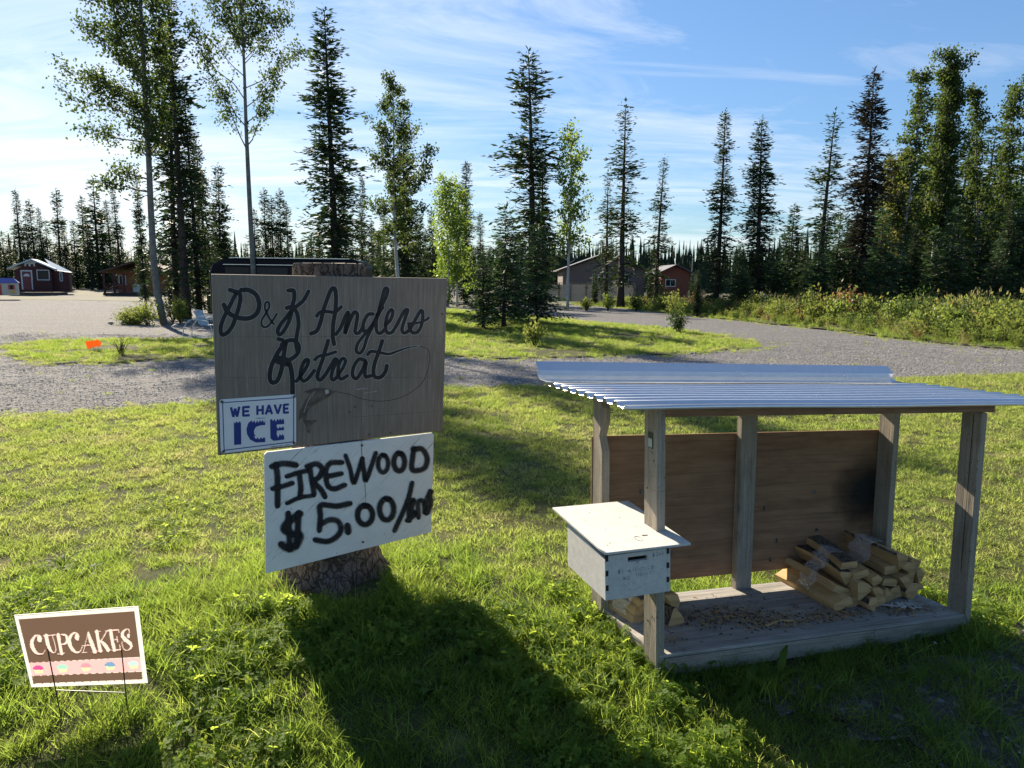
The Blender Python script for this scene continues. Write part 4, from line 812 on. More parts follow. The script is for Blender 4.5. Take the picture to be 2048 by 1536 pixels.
def bundle(name, label, u0, v0, yaw, pitch, L, logs, wraps, seed, group='bundles of split firewood'):
    rt = root(name, S(u0, v0, HD), label, 'firewood', group); c, s_ = math.cos(yaw), math.sin(yaw)
    def fn(dx, dz, l0=0, ya=0, pi_=0):
        def f(x, y, z):
            y2 = y + l0; xx = x + dx + ya * y2; zz = z + dz + pi_ * y2 + pitch * y2; return S(u0 + c * xx - s_ * y2, v0 + s_ * xx + c * y2, HD + zz)
        return f
    for k, (kind, sz, rot, dx, dz, l0, ya, pi_, be) in enumerate(logs):
        make_log(rt, fn(dx, dz, l0, ya, pi_), L * (1 + .05 * math.sin(k * 2.3 + seed)), wedge(kind, sz, rot), be, seed * 20 + k)
    mb = MB()
    for (y0_, wd_, pts) in wraps:
        f = fn(0, 0); P = crom(pts, 5); vs = []
        for i, p in enumerate(P): vs += [f(p[0], y0_ + .015 * math.sin(i), p[1]), f(p[0], y0_ + wd_ + .012 * math.sin(i * 1.7), p[1])]
        mb.add(vs, [(2 * i, 2 * i + 1, 2 * i + 3, 2 * i + 2) for i in range(len(P) - 1)], [[(i * .02, 0), (i * .02, 1), (i * .02 + .02, 1), (i * .02 + .02, 0)] for i in range(len(P) - 1)])
    mb.build('plastic_wrap', M['wrap'], rt); return rt
bundle('firewood_bundle', 'front bundle of split firewood wrapped in clear film, on the deck beside the middle post', 1.065, .175, -.12, 0, .375,
       [('slab', .10, .55, .030, .035, 0, -.08, 0, (2,)), ('tri', .085, .3, .105, .035, .03, 0, .03, (0,)), ('half', .07, 1.3, .175, .036, -.02, .03, 0, (3,)), ('quad', .066, .2, .235, .035, .01, 0, .02, (3, 4)), ('slab', .088, -.35, .050, .090, .03, -.07, .02, (1,)), ('tri', .098, 2.6, .128, .098, -.01, .03, .02, (4,)), ('half', .070, -1.0, .200, .092, -.02, .04, .0, (2,)), ('tri', .075, .9, .085, .150, .05, -.04, .05, (2, 3)), ('slab', .085, .35, .145, .165, .03, .08, .03, (1,)), ('quad', .058, .5, .205, .150, .0, .05, .02, ()), ('slab', .080, .15, .100, .200, .06, .12, .05, (3,))],
       [(.15, .10, [(-.03, .03), (-.005, .10), (.04, .165), (.09, .235), (.16, .232), (.23, .175), (.275, .11), (.275, .04)])], 1)
bundle('firewood_bundle', 'rear right bundle of split firewood wrapped in clear film, against the corner post', 1.375, .20, .0, 0, .33,
       [('tri', .082, .2, .025, .036, 0, 0, 0, (1,)), ('quad', .080, .4, .095, .038, .02, .03, 0, (3,)), ('quad', .09, 1.0, .175, .045, 0, -.02, 0, (3,)), ('half', .07, .1, .235, .05, .02, 0, .02, (4, 5)), ('slab', .09, -.1, .045, .098, .01, .04, .02, (1,)), ('half', .078, -.9, .120, .105, -.01, .02, 0, (4,)), ('tri', .08, -.4, .180, .115, .02, -.03, .02, (0,)), ('half', .075, -1.3, .235, .118, .01, 0, 0, (2, 3)), ('slab', .092, .1, .070, .155, .03, .06, .03, ()), ('half', .082, -.5, .145, .172, -.01, -.02, .0, (4,)), ('quad', .065, -.2, .205, .178, .02, 0, .02, (2,)), ('tri', .085, .7, .105, .215, .01, .05, .03, (4,))],
       [(.12, .12, [(-.03, .02), (-.02, .10), (.01, .18), (.06, .265), (.13, .265), (.21, .215), (.275, .14), (.275, .04)])], 2)
bundle('firewood_bundle', 'small dark bundle of split firewood behind the white payment box', .075, .20, .12, 0, .29,
       [('tri', .085, .2, .03, .038, .08, 0, 0, (0, 1)), ('tri', .09, .1, .165, .04, 0, 0, 0, (4, 5)), ('half', .075, -.3, .10, .045, .05, 0, 0, (3, 4)), ('quad', .075, .4, .05, .10, .05, 0, 0, (2, 3)), ('half', .09, -1.0, .165, .11, .02, .03, 0, (2, 3, 4)), ('slab', .10, .5, .10, .16, .04, 0, 0, (0, 1, 2, 3)), ('half', .085, -.4, .125, .205, .05, .02, 0, (2, 3, 4))],
       [(.10, .1, [(-.02, .03), (0, .12), (.06, .24), (.13, .25), (.20, .15), (.23, .05)])], 3)

# ------------------------------------------------------------------ payment box
def BX(a, d, z):                                    # a: left-right 0..1 across the front, d: metres back, z 0..1 bottom to top
    fl, fr = (-.280, -.112), (-.012, -.112); u = fl[0] + (fr[0] - fl[0]) * a; zz = .413 + .012 * a + (.178 + .03 * d / .335) * z
    return S(u + .03 * d, -.112 + d, zz + .02 * d)
boxo = root('payment_box', BX(.5, .17, 0), 'white plywood payment box with a sloping lid, fixed to the front left post', 'box')
def bpart(name, boxes, mat='box_paint', bevel=.001):
    mb = MB()
    for q in boxes: mb.box(*q, fn=BX, grain=1)
    return mb.build(name, M[mat], boxo, bevel=bevel)
T = .012
bpart('side_panel', [(-.0, .045, .0, .335, 0, .90)]); bpart('side_panel', [(.955, 1.0, .0, .335, 0, .97)])
# front with hand slot and corner notches
fp = lambda x, z, off=0: BX(.046 + .908 * x, .002 - off, z)
mb = MB(); S0, S1, z0, z1 = .33, .66, .78, .885
def frect(x0_, x1_, a, b_): mb.box(x0_, x1_, 0, T, a, b_, fn=lambda x, y, z: BX(.046 + .908 * x, .002 + y, z), grain=0)
frect(0, 1, 0, z0); frect(0, S0, z0, z1); frect(S1, 1, z0, z1); frect(0, 1, z1, .97); mb.build('front_panel', M['box_paint'], boxo)
for x0_, x1_ in ((-.045, .0), (.99, 1.03)):
    mb = MB()
    for a, b_ in ((.86, .99), (.54, .66), (.22, .34)): mb = MB(); mb.box(x0_, x1_, 0, .004, a, b_, fn=lambda x, y, z: BX(.046 + .908 * x, -.0012 + y, z)); mb.build('corner_notch', M['iron'], boxo)
bpart('back_panel', [(.046, .954, .322, .334, 0, .9)]); bpart('bottom_panel', [(.046, .954, .015, .321, .0, .05)])
def LD(a, d, z): u = -.290 + .355 * a; return S(u + .02 * d, -.128 + d, .5975 + .012 * a + .05 * d + z)
mb = MB(); mb.box(0, 1, 0, .475, 0, .009, fn=LD, grain=1); mb.build('lid', M['box_paint'], boxo, bevel=.001)
mb = MB(); mb.box(.60, .665, .105, .112, .0093, .0098, fn=LD); mb.build('coin_slot', M['iron'], boxo)
mb = MB(); mb.tube([LD(.52 + .035 * math.cos(t), .085 + .022 * math.sin(t), .0095) for t in np.linspace(0, 6.0, 14)], .0009, 4); mb.build('ring_scratch', M['marker'], boxo)
for (a, d) in ((.12, .06), (.17, .075), (.93, .15), (.35, .38), (.62, .30), (.2, .30), (.68, .2), (.3, .2)):
    mb = MB(); c = LD(a, d, .0094); mb.add([c + np.array([.003 * math.cos(t), .003 * math.sin(t), 0]) for t in np.linspace(0, 6.28, 8)[:-1]], [tuple(range(7))]); mb.build('screw_hole', M['iron'], boxo)
CB = lambda x, y, off=0: fp((x - 318) / (1690 - 318), 1 - (y - 330 + (x - 318) * .115) / 985, off)
for org, ey_, txt, adv_, w__, ex_ in (((1340, 300), (0, 70), '$500', 74, 9, -.1), ((960, 480), (0, 110), '^', 110, 8, -.1), ((540, 665), (0, 70), '$500/BUNDLE', 78, 8, -.12), ((660, 810), (0, 75), 'BE', 95, 6, -.12), ((960, 735), (0, 60), 'HONEST', 75, 6, -.1)):
    mk = MB(); cap_strokes(mk, CB, org, (1, ex_), ey_, txt, adv_, w__, .0012, GL, cap='round', sm=True); mk.build('handwriting', M['marker'], boxo)
for p in ([(640, 1000), (690, 970), (720, 1030)], [(780, 940), (790, 970)], [(870, 900), (905, 970), (940, 930)], [(1040, 1060), (1060, 1000)], [(740, 1130), (790, 1080), (830, 1120)], [(1120, 1010), (1180, 970)], [(1270, 970), (1300, 960)], [(1440, 900), (1440, 960)], [(890, 1120), (960, 1090), (1000, 1060)], [(1260, 1080), (1262, 1110)], [(480, 440), (560, 425), (640, 420)]): mk = MB(); ribbon(mk, CB, p, 5, .0012); mk.build('faded_mark', M['marker'], boxo)
# plastic scrap hooked on the rear left post, bark chip in the shade
c = gp(1165, 1228, .05); mb = MB(); n_ = 7
G = [[c + np.array([.16 * (i / n_ - .5), .03 * math.sin(i) + .05 * (j / 4), .045 * (j / 4) * (1 - i / n_ * .3) + .008 * math.sin(i * 2 + j)]) for i in range(n_ + 1)] for j in range(5)]
vs = [p for row in G for p in row]; mb.add(vs, [(j * (n_ + 1) + i, j * (n_ + 1) + i + 1, (j + 1) * (n_ + 1) + i + 1, (j + 1) * (n_ + 1) + i) for j in range(4) for i in range(n_)], [[(0, 0), (.1, 0), (.1, 1), (0, 1)]] * (4 * n_))
lab(mb.build('plastic_scrap', M['wrap'], None), 'torn clear plastic film scrap in the grass by the rear left shelter post', 'plastic film')
c = gp(1605, 1402, .01); mb = MB(); mb.box(-.06, .06, -.012, .012, 0, .008, fn=lambda x, y, z: c + np.array([x, y + .3 * x, z + .02]), grain=0); lab(mb.build('wood_scrap', M['raw_wood'], None, bevel=.002), 'pale curved bark scrap lying in the shade before the shelter', 'wood scrap')
#@@PART3
# ------------------------------------------------------------------ trees
ORD = ['first', 'second', 'third', 'fourth', 'fifth', 'sixth', 'seventh', 'eighth', 'ninth', 'tenth', 'eleventh', 'twelfth', 'thirteenth', 'fourteenth', 'fifteenth', 'sixteenth', 'seventeenth', 'eighteenth']
def spruce_mesh(h, r, seed, base=.07, step=.20, nb=5, dens=1.0, mat='spruce', droop=.35, tw=.24, ragged=.5, top=1.0, shape=.8, bare=0.0):
    g_ = np.random.default_rng(seed); tb = MB(); lx, ly = g_.normal(0, .012 * h, 2)
    ax = lambda z: np.array([lx * (z / h) ** 2, ly * (z / h) ** 2, z])
    tr = .011 * h + .02
    tb.tube([ax(z) for z in np.linspace(-.1, h * .99, 9)], [tr * (1 - .93 * q) + (.03 if q == 0 else 0) for q in np.linspace(0, 1, 9)], 7)
    C = []; z = h * base; A_ = []
    while z < h * .985:
        t = (z - h * base) / (h * (1 - base)); prof = (1 - t) ** shape * min(1, .62 + t * 2.4) * (1 + .25 * (1 - top) * 0)
        clump = 1 + ragged * .45 * math.sin(z * 2.1 + seed) + ragged * g_.normal(0, .12)
        n = int(nb * (1 - .25 * t) + g_.uniform(0, 1.5)); a0 = g_.uniform(0, 6.28)
        for k in range(n):
            L = max(.10 * r + .12, r * prof * clump * g_.uniform(.55, 1.12)); a = a0 + 6.283 * k / n + g_.normal(0, .5); L *= 1 + .3 * ragged * mn.noise(Vector((math.cos(a) * 1.3, math.sin(a) * 1.3, z * .9 + seed)))
            if g_.uniform() < bare * (1 - t): continue
            el = -.25 * droop + .55 * (t ** 2) + g_.normal(0, .19); d = np.array([math.cos(a), math.sin(a)]); e = np.array([-d[1], d[0], 0]); c0 = ax(z)
            P = lambda q: c0 + np.array([d[0] * L * q, d[1] * L * q, L * (math.tan(el) * q - droop * 1.1 * q * q * (1 - t * .7) + .38 * droop * q ** 4)])
            if L > .35: tb.tube([P(q) for q in (0, .45, .95)], [.012 + .008 * L, .009 + .004 * L, .003], 3, cap=False)
            m = max(2, int(L / (tw * .29) * dens + .5))
            for j in range(m):
                q = (j + g_.uniform(.1, .9)) / m
                if q < .12 and g_.uniform() < .5: continue
                p = P(q)
                for sgn in ((-1, 1) if q < .92 else (0,)):
                    ln = tw * g_.uniform(.6, 1.25) * (1.12 - .45 * q) * (1 if L > .5 else .75)
                    o = np.array([d[0], d[1], 0]) * g_.uniform(.35, 1.0) + e * sgn * g_.uniform(.35, 1.1) + np.array([0, 0, g_.uniform(-.85, .40) * (1 - t * .6) + t * .3]); o /= np.linalg.norm(o)
                    p = p + g_.normal(0, .16 * tw, 3); s2 = np.cross(o, g_.normal(0, 1, 3)); s2 /= np.linalg.norm(s2) + 1e-9; w_ = ln * g_.uniform(.11, .20)
                    C += [p - s2 * w_ * .3, p + o * ln * .45 - s2 * w_, p + o * ln + s2 * w_ * .1, p + o * ln * .5 + s2 * w_]
        z += step * .85 * (1.15 - .45 * t) * g_.uniform(.5, 1.5)
    p = ax(h * .96)
    for k in range(14):
        a = g_.uniform(0, 6.28); o = np.array([math.cos(a) * .5, math.sin(a) * .5, g_.uniform(.3, 1.2)]) * tw * .8; s2 = np.array([-math.sin(a), math.cos(a), 0]) * .03; q = p + np.array([0, 0, g_.uniform(-.02, .05) * h]); C += [q - s2, q + o * .5 - s2, q + o, q + o * .5 + s2]
    C = np.array(C); F = np.arange(len(C)).reshape(-1, 4)
    return tb.mesh('trunk', M['spruce_bark'], smooth_=True), fast_mesh('crown', C, F, [M[mat]])
def leafy_mesh(h, seed, limbs, leafmat, barkmat, lean=(0, 0), tr=.10, ls=.085, nleaf=9, spread=.22, path=None, sub=4, zig=.03, twist=0.0, ldens=1.0):
    """limbs: (start height fraction, azimuth, elevation, length)"""
    g_ = np.random.default_rng(seed); tb = MB()
    if path is None:
        ph = g_.uniform(0, 6.28); path = [np.array([lean[0] * q * h + zig * h * .3 * math.sin(5 * q + ph), lean[1] * q * h + zig * h * .3 * math.cos(4 * q + ph), h * q]) for q in np.linspace(0, 1, 9)]
    path = [np.array(p, float) for p in path]; hz = np.array([p[2] for p in path])
    ax = lambda z: np.array([np.interp(z, hz, [p[i] for p in path]) for i in range(3)])
    C2 = crom(path, 3); n = len(C2); tb.tube(C2, [max(.012, tr * (1 - .88 * i / n)) for i in range(n)], 9)
    leaves = []
    for fz, az, el, L in limbs:
        p0 = ax(fz * hz[-1]); d = np.array([math.cos(az) * math.cos(el), math.sin(az) * math.cos(el), math.sin(el)])
        pts = [p0 + d * L * q + np.array([0, 0, .16 * L * q * q * (1 if el > .3 else .4)]) + g_.normal(0, .025 * L, 3) * (q > 0) for q in np.linspace(0, 1, 5)]
        r0 = max(.012, tr * (1 - .88 * fz) * .42); tb.tube(pts, [r0, r0 * .8, r0 * .6, r0 * .4, r0 * .2], 5, cap=False)
        tips = []
        for k in range(int(sub * max(1, L))):
            q = g_.uniform(.28, 1); i = min(3, int(q * 4)); p = pts[i] + (pts[i + 1] - pts[i]) * (q * 4 - i); o = d * .7 + g_.normal(0, .55, 3) + np.array([0, 0, .15]); o /= np.linalg.norm(o); l2 = g_.uniform(.25, .5) * L ** .6 * .75
            tb.tube([p, p + o * l2 * .5 + g_.normal(0, .02, 3), p + o * l2], [.008, .006, .003], 3, cap=False)
            tips += [p + o * l2 * t for t in (.45, .75, 1)]
        tips += [pts[-1], pts[-2] * .5 + pts[-1] * .5]
        for tpt in tips:
            for _ in range(int(nleaf * g_.uniform(.5, 1.5) * ldens)): leaves.append(tpt + g_.normal(0, spread * .5, 3))
    LF = np.array(leaves); m = len(LF); a = g_.normal(0, 1, (m, 3)); a /= np.linalg.norm(a, axis=1)[:, None]; b = np.cross(a, g_.normal(0, 1, (m, 3))); b /= np.linalg.norm(b, axis=1)[:, None]
    s_ = (ls * g_.uniform(.6, 1.25, (m, 1))); V = np.stack([LF - a * s_ * .5, LF + b * s_ * .42, LF + a * s_ * .6, LF - b * s_ * .42], 1).reshape(-1, 3)
    return tb.mesh('trunk', M[barkmat], smooth_=True), fast_mesh('crown', V, np.arange(m * 4).reshape(-1, 4), [M[leafmat]])
def limbset(seed, n, f0, f1, L0, L1, el0=.5, el1=.9, az=None):
    g_ = np.random.default_rng(seed); return [(f0 + (f1 - f0) * k / n + g_.uniform(0, .02), (az[k % len(az)] if az else k * 2.399) + g_.normal(0, .3), g_.uniform(el0, el1), (L0 + (L1 - L0) * (k / n)) * g_.uniform(.7, 1.2)) for k in range(n)]
def tree(name, meshes, X_, Y_, label, cat, sc=(1, 1, 1), rz=0, group=None, tname='trunk'):
    r = root(name, (X_, Y_, float(height(X_, Y_))), label, cat, group); r.rotation_euler = (random.uniform(-.018, .018), random.uniform(-.018, .018), rz); r.scale = sc
    link(tname, meshes[0], r); link('crown', meshes[1], r); return r
def place(top, base, Y_):
    """ground x and height of a tree at distance Y_ seen between two survey directions"""
    t = at(*top, Y_); b = at(base, 600, Y_); x = (t[0] + b[0]) / 2; return x, t[2] - float(height(x, Y_))
SPV = {}
def spv(k):
    if k in SPV: return SPV[k]
    P = {'tall': dict(h=15, r=1.75, seed=11, base=.13, step=.22, nb=6, droop=.55, tw=.34, ragged=.5, shape=.62, dens=.9), 'narrow': dict(h=12, r=1.05, seed=12, base=.06, step=.19, nb=6, droop=.5, tw=.27, ragged=.8, shape=.6), 'club': dict(h=11, r=1.15, seed=13, base=.10, step=.2, nb=5, droop=.6, tw=.3, ragged=1.0, shape=.5, bare=.2),
         'wide': dict(h=9, r=1.65, seed=14, base=.03, step=.17, nb=7, droop=.35, tw=.28, ragged=.4, shape=.85), 'sparse': dict(h=12, r=1.15, seed=15, base=.12, step=.26, nb=5, droop=.75, tw=.3, ragged=1.0, shape=.6, bare=.25), 'fara': dict(h=12, r=1.25, seed=16, base=.03, step=.26, nb=6, droop=.4, tw=.5, ragged=.7, shape=.75), 'farb': dict(h=12, r=1.0, seed=17, base=.03, step=.26, nb=6, droop=.5, tw=.45, ragged=1.0, shape=.6), 'farc': dict(h=10, r=1.4, seed=18, base=.02, step=.24, nb=7, droop=.3, tw=.5, ragged=.5, shape=.85),
         'young': dict(h=4.2, r=1.35, seed=19, base=.10, step=.15, nb=6, droop=.25, tw=.20, ragged=.4, shape=.8, mat='spruce_young', bare=.25), 'dead': dict(h=11, r=1.25, seed=20, base=.04, step=.17, nb=7, droop=.85, tw=.26, ragged=.8, shape=.5, mat='spruce_dead'), 'under': dict(h=4.5, r=1.35, seed=21, base=.02, step=.2, nb=7, droop=.2, tw=.26, ragged=.3, shape=.9, mat='spruce_young')}[k]
    SPV[k] = (P['h'], P['r'], spruce_mesh(**P)); return SPV[k]
def spruce(k, top, base, Y_, label, wid=1.0, rz=None, group='spruces'):
    x, h = place(top, base, Y_); H_, R_, me = spv(k); s = h / H_; wid = wid * (1.22 if not k.startswith(('far', 'under', 'young')) else 1.3); return tree('spruce_tree', me, x, Y_, label, 'spruce', (s * wid * random.uniform(.85, 1.12), s * wid * random.uniform(.85, 1.12), s), rz if rz is not None else random.uniform(0, 6.28), group)

# left group: big aspen, twin spruce, second aspen
def pxpath(pts, Y_, b):                      # trunk centre line through surveyed points at one distance
    return [np.array(at(x, y, Y_)) - b for x, y in pts]
Ya = 25.0; b = at(322, 636, Ya); b[2] = float(height(b[0], Ya)); 
pa = [np.array([.1, 0, -.1])] + pxpath([(310, 560), (300, 430), (293, 300), (284, 180), (280, 90), (274, 0), (268, -90), (262, -200)], Ya, b)
g_ = np.random.default_rng(4)
La = [(.33, 3.3, .1, 1.6), (.36, 2.8, .25, 1.5), (.45, 3.2, .15, 2.1), (.50, 3.3, .25, 2.5), (.53, 2.9, .35, 2.2), (.56, 3.4, .2, 2.3), (.62, 3.1, .5, 2.2), (.66, 3.0, .4, 1.9), (.70, 3.3, .5, 1.9), (.73, 2.8, .5, 1.6)] + limbset(5, 54, .40, .99, 1.25, .9, .3, 1.0)
tree('aspen_tree', leafy_mesh(pa[-1][2], 31, La, 'aspen', 'aspen_bark', path=pa, tr=.13, ls=.095, nleaf=7, spread=.26, sub=12), b[0], Ya, 'tall leaning aspen whose crown reaches far left, beside the twin trunked spruce', 'aspen', tname='trunk')
Yb = 26.0; b = at(508, 640, Yb); b[2] = float(height(b[0], Yb))
pb = [np.array([0, 0, -.1])] + pxpath([(506, 540), (500, 430), (495, 330), (491, 240), (488, 150), (484, 60), (478, -30), (470, -120)], Yb, b)
Lb = [(.53, 3.0, .9, 2.4), (.47, 2.6, .95, 2.2), (.48, .2, 1.0, 1.4), (.54, .1, .8, 1.6), (.58, -.3, .6, 2.0), (.60, 3.3, .8, 2.4), (.63, .3, .5, 2.1), (.66, 3.1, .75, 2.3), (.70, 0, .7, 1.8), (.72, 2.9, .9, 2.0), (.75, .4, .6, 1.8), (.78, 3.4, .8, 1.6), (.81, -.2, .7, 1.6)] + limbset(6, 26, .68, .99, 1.1, .8, .5, 1.1)
tree('aspen_tree', leafy_mesh(pb[-1][2], 32, Lb, 'aspen', 'aspen_bark', path=pb, tr=.105, ls=.09, nleaf=8, spread=.24, sub=9), b[0], Yb, 'slender open crowned aspen rising behind the big sign, in front of the black vehicle', 'aspen')
spruce('sparse', (352, -40), 352, 28, 'very tall dark spruce whose top leaves the picture, the right one of the twin trunks', .95, 1.0)
spruce('club', (327, -15), 340, 28.6, 'very tall thin spruce close behind the leaning aspen, the left one of the twin trunks', .8, 2.0)
spruce('narrow', (383, 158), 388, 29, 'slim spruce with a feathery top, between the twin spruces and the slender aspen', .8)
spruce('tall', (408, 262), 412, 33, 'bushy shorter spruce just left of the slender aspen', .9)
spruce('wide', (436, 330), 440, 36, 'low dense spruce between the bushy one and the slender aspen', .9)
spruce('tall', (276, 350), 290, 31, 'dark spruce half hidden behind the lower leaves of the leaning aspen', .7)
spruce('narrow', (240, 372), 236, 74, 'thin dark spruce behind the orange brown cabin', 1.0)
spruce('tall', (674, 8), 660, 32, 'tallest lone spruce standing right behind the tree stump', 1.03, 0.5)
spruce('narrow', (720, 352), 722, 55, 'right one of two spruces right of the tallest lone spruce', .95); spruce('club', (696, 362), 692, 52, 'left one of two spruces right of the tallest lone spruce', 1.0)
spruce('narrow', (640, 440), 636, 60, 'small spruce low down left of the tallest lone spruce', .8)
for (x, y, l) in ((510, 418, 'leftmost small far spruce right of the slender aspen trunk'), (532, 376, 'tallest of the small far spruces right of the slender aspen'), (546, 392, 'thin far spruce touching the tallest of its small group'), (560, 378, 'third tall far spruce right of the slender aspen'), (577, 404, 'rightmost far spruce of the small group right of the slender aspen')): spruce('farb', (x, y), x, 74, l, 1.0, None, 'far spruces right of the slender aspen')
spruce('wide', (800, 205), 812, 36.5, 'dark spruce standing inside the birch behind the right end of the sign', .62, 1.2)
Yc = 34.0; x, h = place((790, 168), 806, Yc)
Lc = [(.42, .2, .3, 1.5), (.45, 3.1, .3, 1.3), (.5, .1, .5, 1.9), (.55, .2, .55, 2.0), (.6, 3.2, .7, 1.5), (.63, 0, .5, 1.9), (.7, 3.0, .9, 1.7), (.72, .1, .7, 1.6), (.3, 0, .0, 1.0), (.33, 3.1, .1, .9)] + limbset(8, 26, .3, 1.0, 1.0, .6, .3, 1.1)
tree('birch_tree', leafy_mesh(h, 33, Lc, 'aspen', 'birch_bark', tr=.10, ls=.11, nleaf=9, spread=.26, sub=8, lean=(-.02, 0)), x, Yc, 'birch with upswept side limbs and grey trunk behind the right end of the sign', 'birch')
spruce('farc', (842, 430), 842, 56, 'dark spruce low between the birch and the bright green aspens', 1.0); spruce('farb', (768, 398), 768, 60, 'dark spruce close left of the birch behind the sign', .9); spruce('farb', (745, 440), 744, 66, 'thin far spruce left of the birch behind the sign', .8); spruce('farc', (866, 420), 866, 58, 'dark spruce touching the left side of the bright green aspens', .9)
Yd = 44.0
for k, (t_, b_, l) in enumerate((((893, 366), 898, 'left one of the pair of bright green aspens with pale trunks'), ((912, 385), 913, 'right one of the pair of bright green aspens with pale trunks'))):
    x, h = place(t_, b_, Yd + k); tree('aspen_tree', leafy_mesh(h, 34 + k, limbset(40 + k, 44, .14, 1.0, 1.15, .45, .1, .9), 'aspen_green', 'birch_bark', tr=.08, ls=.12, nleaf=10, spread=.34), x, Yd + k, l, 'aspen', group='bright green aspens')
spruce('narrow', (931, 322), 932, 50, 'spruce rising right behind the pair of bright green aspens', 1.1); spruce('narrow', (962, 425), 962, 50.5, 'short dark spruce right of the bright green aspens', 1.2)
spruce('young', (1007, 413), 1009, 24.2, 'young open spruce growing on the island lawn, its lower trunk showing', 1.0); spruce('young', (969, 505), 965, 23.6, 'smallest young spruce, at the left on the island lawn', .95); spruce('young', (1078, 452), 1072, 26.5, 'young bushy spruce on the island lawn right of the open one', 1.05); spruce('young', (1040, 500), 1036, 27.5, 'low young spruce at the back between the two larger ones on the island lawn', 1.0)
spruce('club', (1070, 93), 1063, 48, 'very tall ragged spruce behind the island lawn', 1.15, 3.0); spruce('narrow', (1085, 300), 1088, 50, 'second spruce pressed against the right side of the very tall ragged one', 1.1)
Ye = 47.0; x, h = place((1143, 272), 1140, Ye)
tree('aspen_tree', leafy_mesh(h, 37, limbset(44, 50, .26, .98, 1.5, .8, .5, 1.15), 'aspen_green', 'birch_bark', tr=.11, ls=.16, nleaf=6, spread=.34, lean=(-.008, 0)), x, Ye, 'airy pale green aspen standing before the brown garage and fence', 'aspen')
spruce('sparse', (1220, 345), 1212, 51, 'thin pale spruce touching the left side of the spruce before the garage', 1.0); spruce('sparse', (1255, 206), 1240, 46, 'tall spruce with separate drooping tiers before the brown garage', 1.15, .8); spruce('sparse', (1322, 313), 1312, 48, 'narrow spruce between the brown garage and the red house', 1.0, 2.2)
spruce('narrow', (1449, 222), 1432, 40, 'tall narrow spruce right of the red house', 1.25, 1.1); spruce('tall', (1527, 236), 1520, 38, 'dense full spruce right of the tall narrow one beside the red house', 1.12, 2.2); spruce('sparse', (1655, 220), 1638, 42, 'thin see-through spruce between the dense one and the brown dying one', 1.2, 3.3)
spruce('dead', (1729, 143), 1740, 37, 'dark browning spruce with hanging branches at the left end of the right wood', 1.0)
for x_, y_ in ((1480, 486), (1602, 500), (1498, 520), (1300, 545), (1384, 548), (1190, 540)): spruce('farc', (x_, y_), x_, 52, 'small dark spruce filling the gap between the lone spruces on the right', 1.1, None, 'small spruces between the lone spruces')
spruce('under', (1566, 470), 1566, 40, 'low spruce tucked to the right of the dense full spruce', .8)
Yf = 41.0
for k, (t_, b_, m_, bk, l, ns, L0) in enumerate((((1835, 160), 1790, 'aspen', 'birch_bark', 'thin birch with a white trunk right of the brown dying spruce', 40, 1.2), ((1790, 330), 1775, 'aspen_gold', 'birch_bark', 'shorter brownish leaved birch close to the brown dying spruce', 40, 1.2),
        ((1908, 118), 1862, 'aspen', 'birch_bark', 'tallest dense leafy tree of the right wood with a pale trunk', 90, 1.5), ((1962, 178), 1950, 'aspen', 'aspen_bark', 'open birch immediately right of the tallest leafy tree', 36, 1.3), ((2030, 172), 1985, 'aspen', 'aspen_bark', 'leaning thin birch near the right edge of the wood', 40, 1.4), ((2080, 300), 2060, 'aspen_green', 'aspen_bark', 'green leafy tree at the right edge of the wood', 40, 1.4))):
    x, h = place(t_, b_, Yf + k * .8); t0 = at(*t_, Yf + k * .8)[0]; b0 = at(b_, 620, Yf + k * .8)[0]
    tree('birch_tree', leafy_mesh(h, 50 + k, [(a, b__, c_, d_ * random.choice((.5, .8, 1.0, 1.6))) for a, b__, c_, d_ in limbset(60 + k, int(ns * .8), .25, 1.0, L0 * 1.1, .55, .35, 1.15)], m_, bk, lean=((t0 - b0) / h, 0), tr=.11, ls=.15, nleaf=7, spread=.36, sub=8), b0, Yf + k * .8, l, 'birch', group='leafy trees of the right wood')
spruce('tall', (1899, 122), 1880, 43.5, 'tall spruce hidden inside the tallest leafy tree of the right wood', .7)
UND = [(1640, 470), (1672, 430), (1700, 455), (1762, 420), (1800, 470), (1826, 445), (1868, 455), (1905, 420), (1930, 500), (1958, 430), (1990, 480), (2015, 400), (2048, 330), (2090, 300), (1610, 520), (1480, 500), (1550, 500), (1395, 540)]
UND.sort()
for k, (x_, y_) in enumerate(UND):
    spruce('under' if k % 3 else 'wide', (x_, y_), x_, 33.5 + (k * 37 % 7) * .8, 'low dark spruce at the front edge of the right wood, %s from the left' % ORD[k], .95, None, 'low spruces filling the right wood')
for k in range(26):
    x_ = 1580 + k * 24; spruce(('farc', 'fara', 'farb')[k % 3], (x_, 300 + (k * 53 % 120) - (60 if x_ > 1750 else -110)), x_, 47 + (k * 29 % 9), 'dark spruce deep in the right wood, mostly hidden behind the front trees', 1.1, None, 'spruces deep in the right wood')
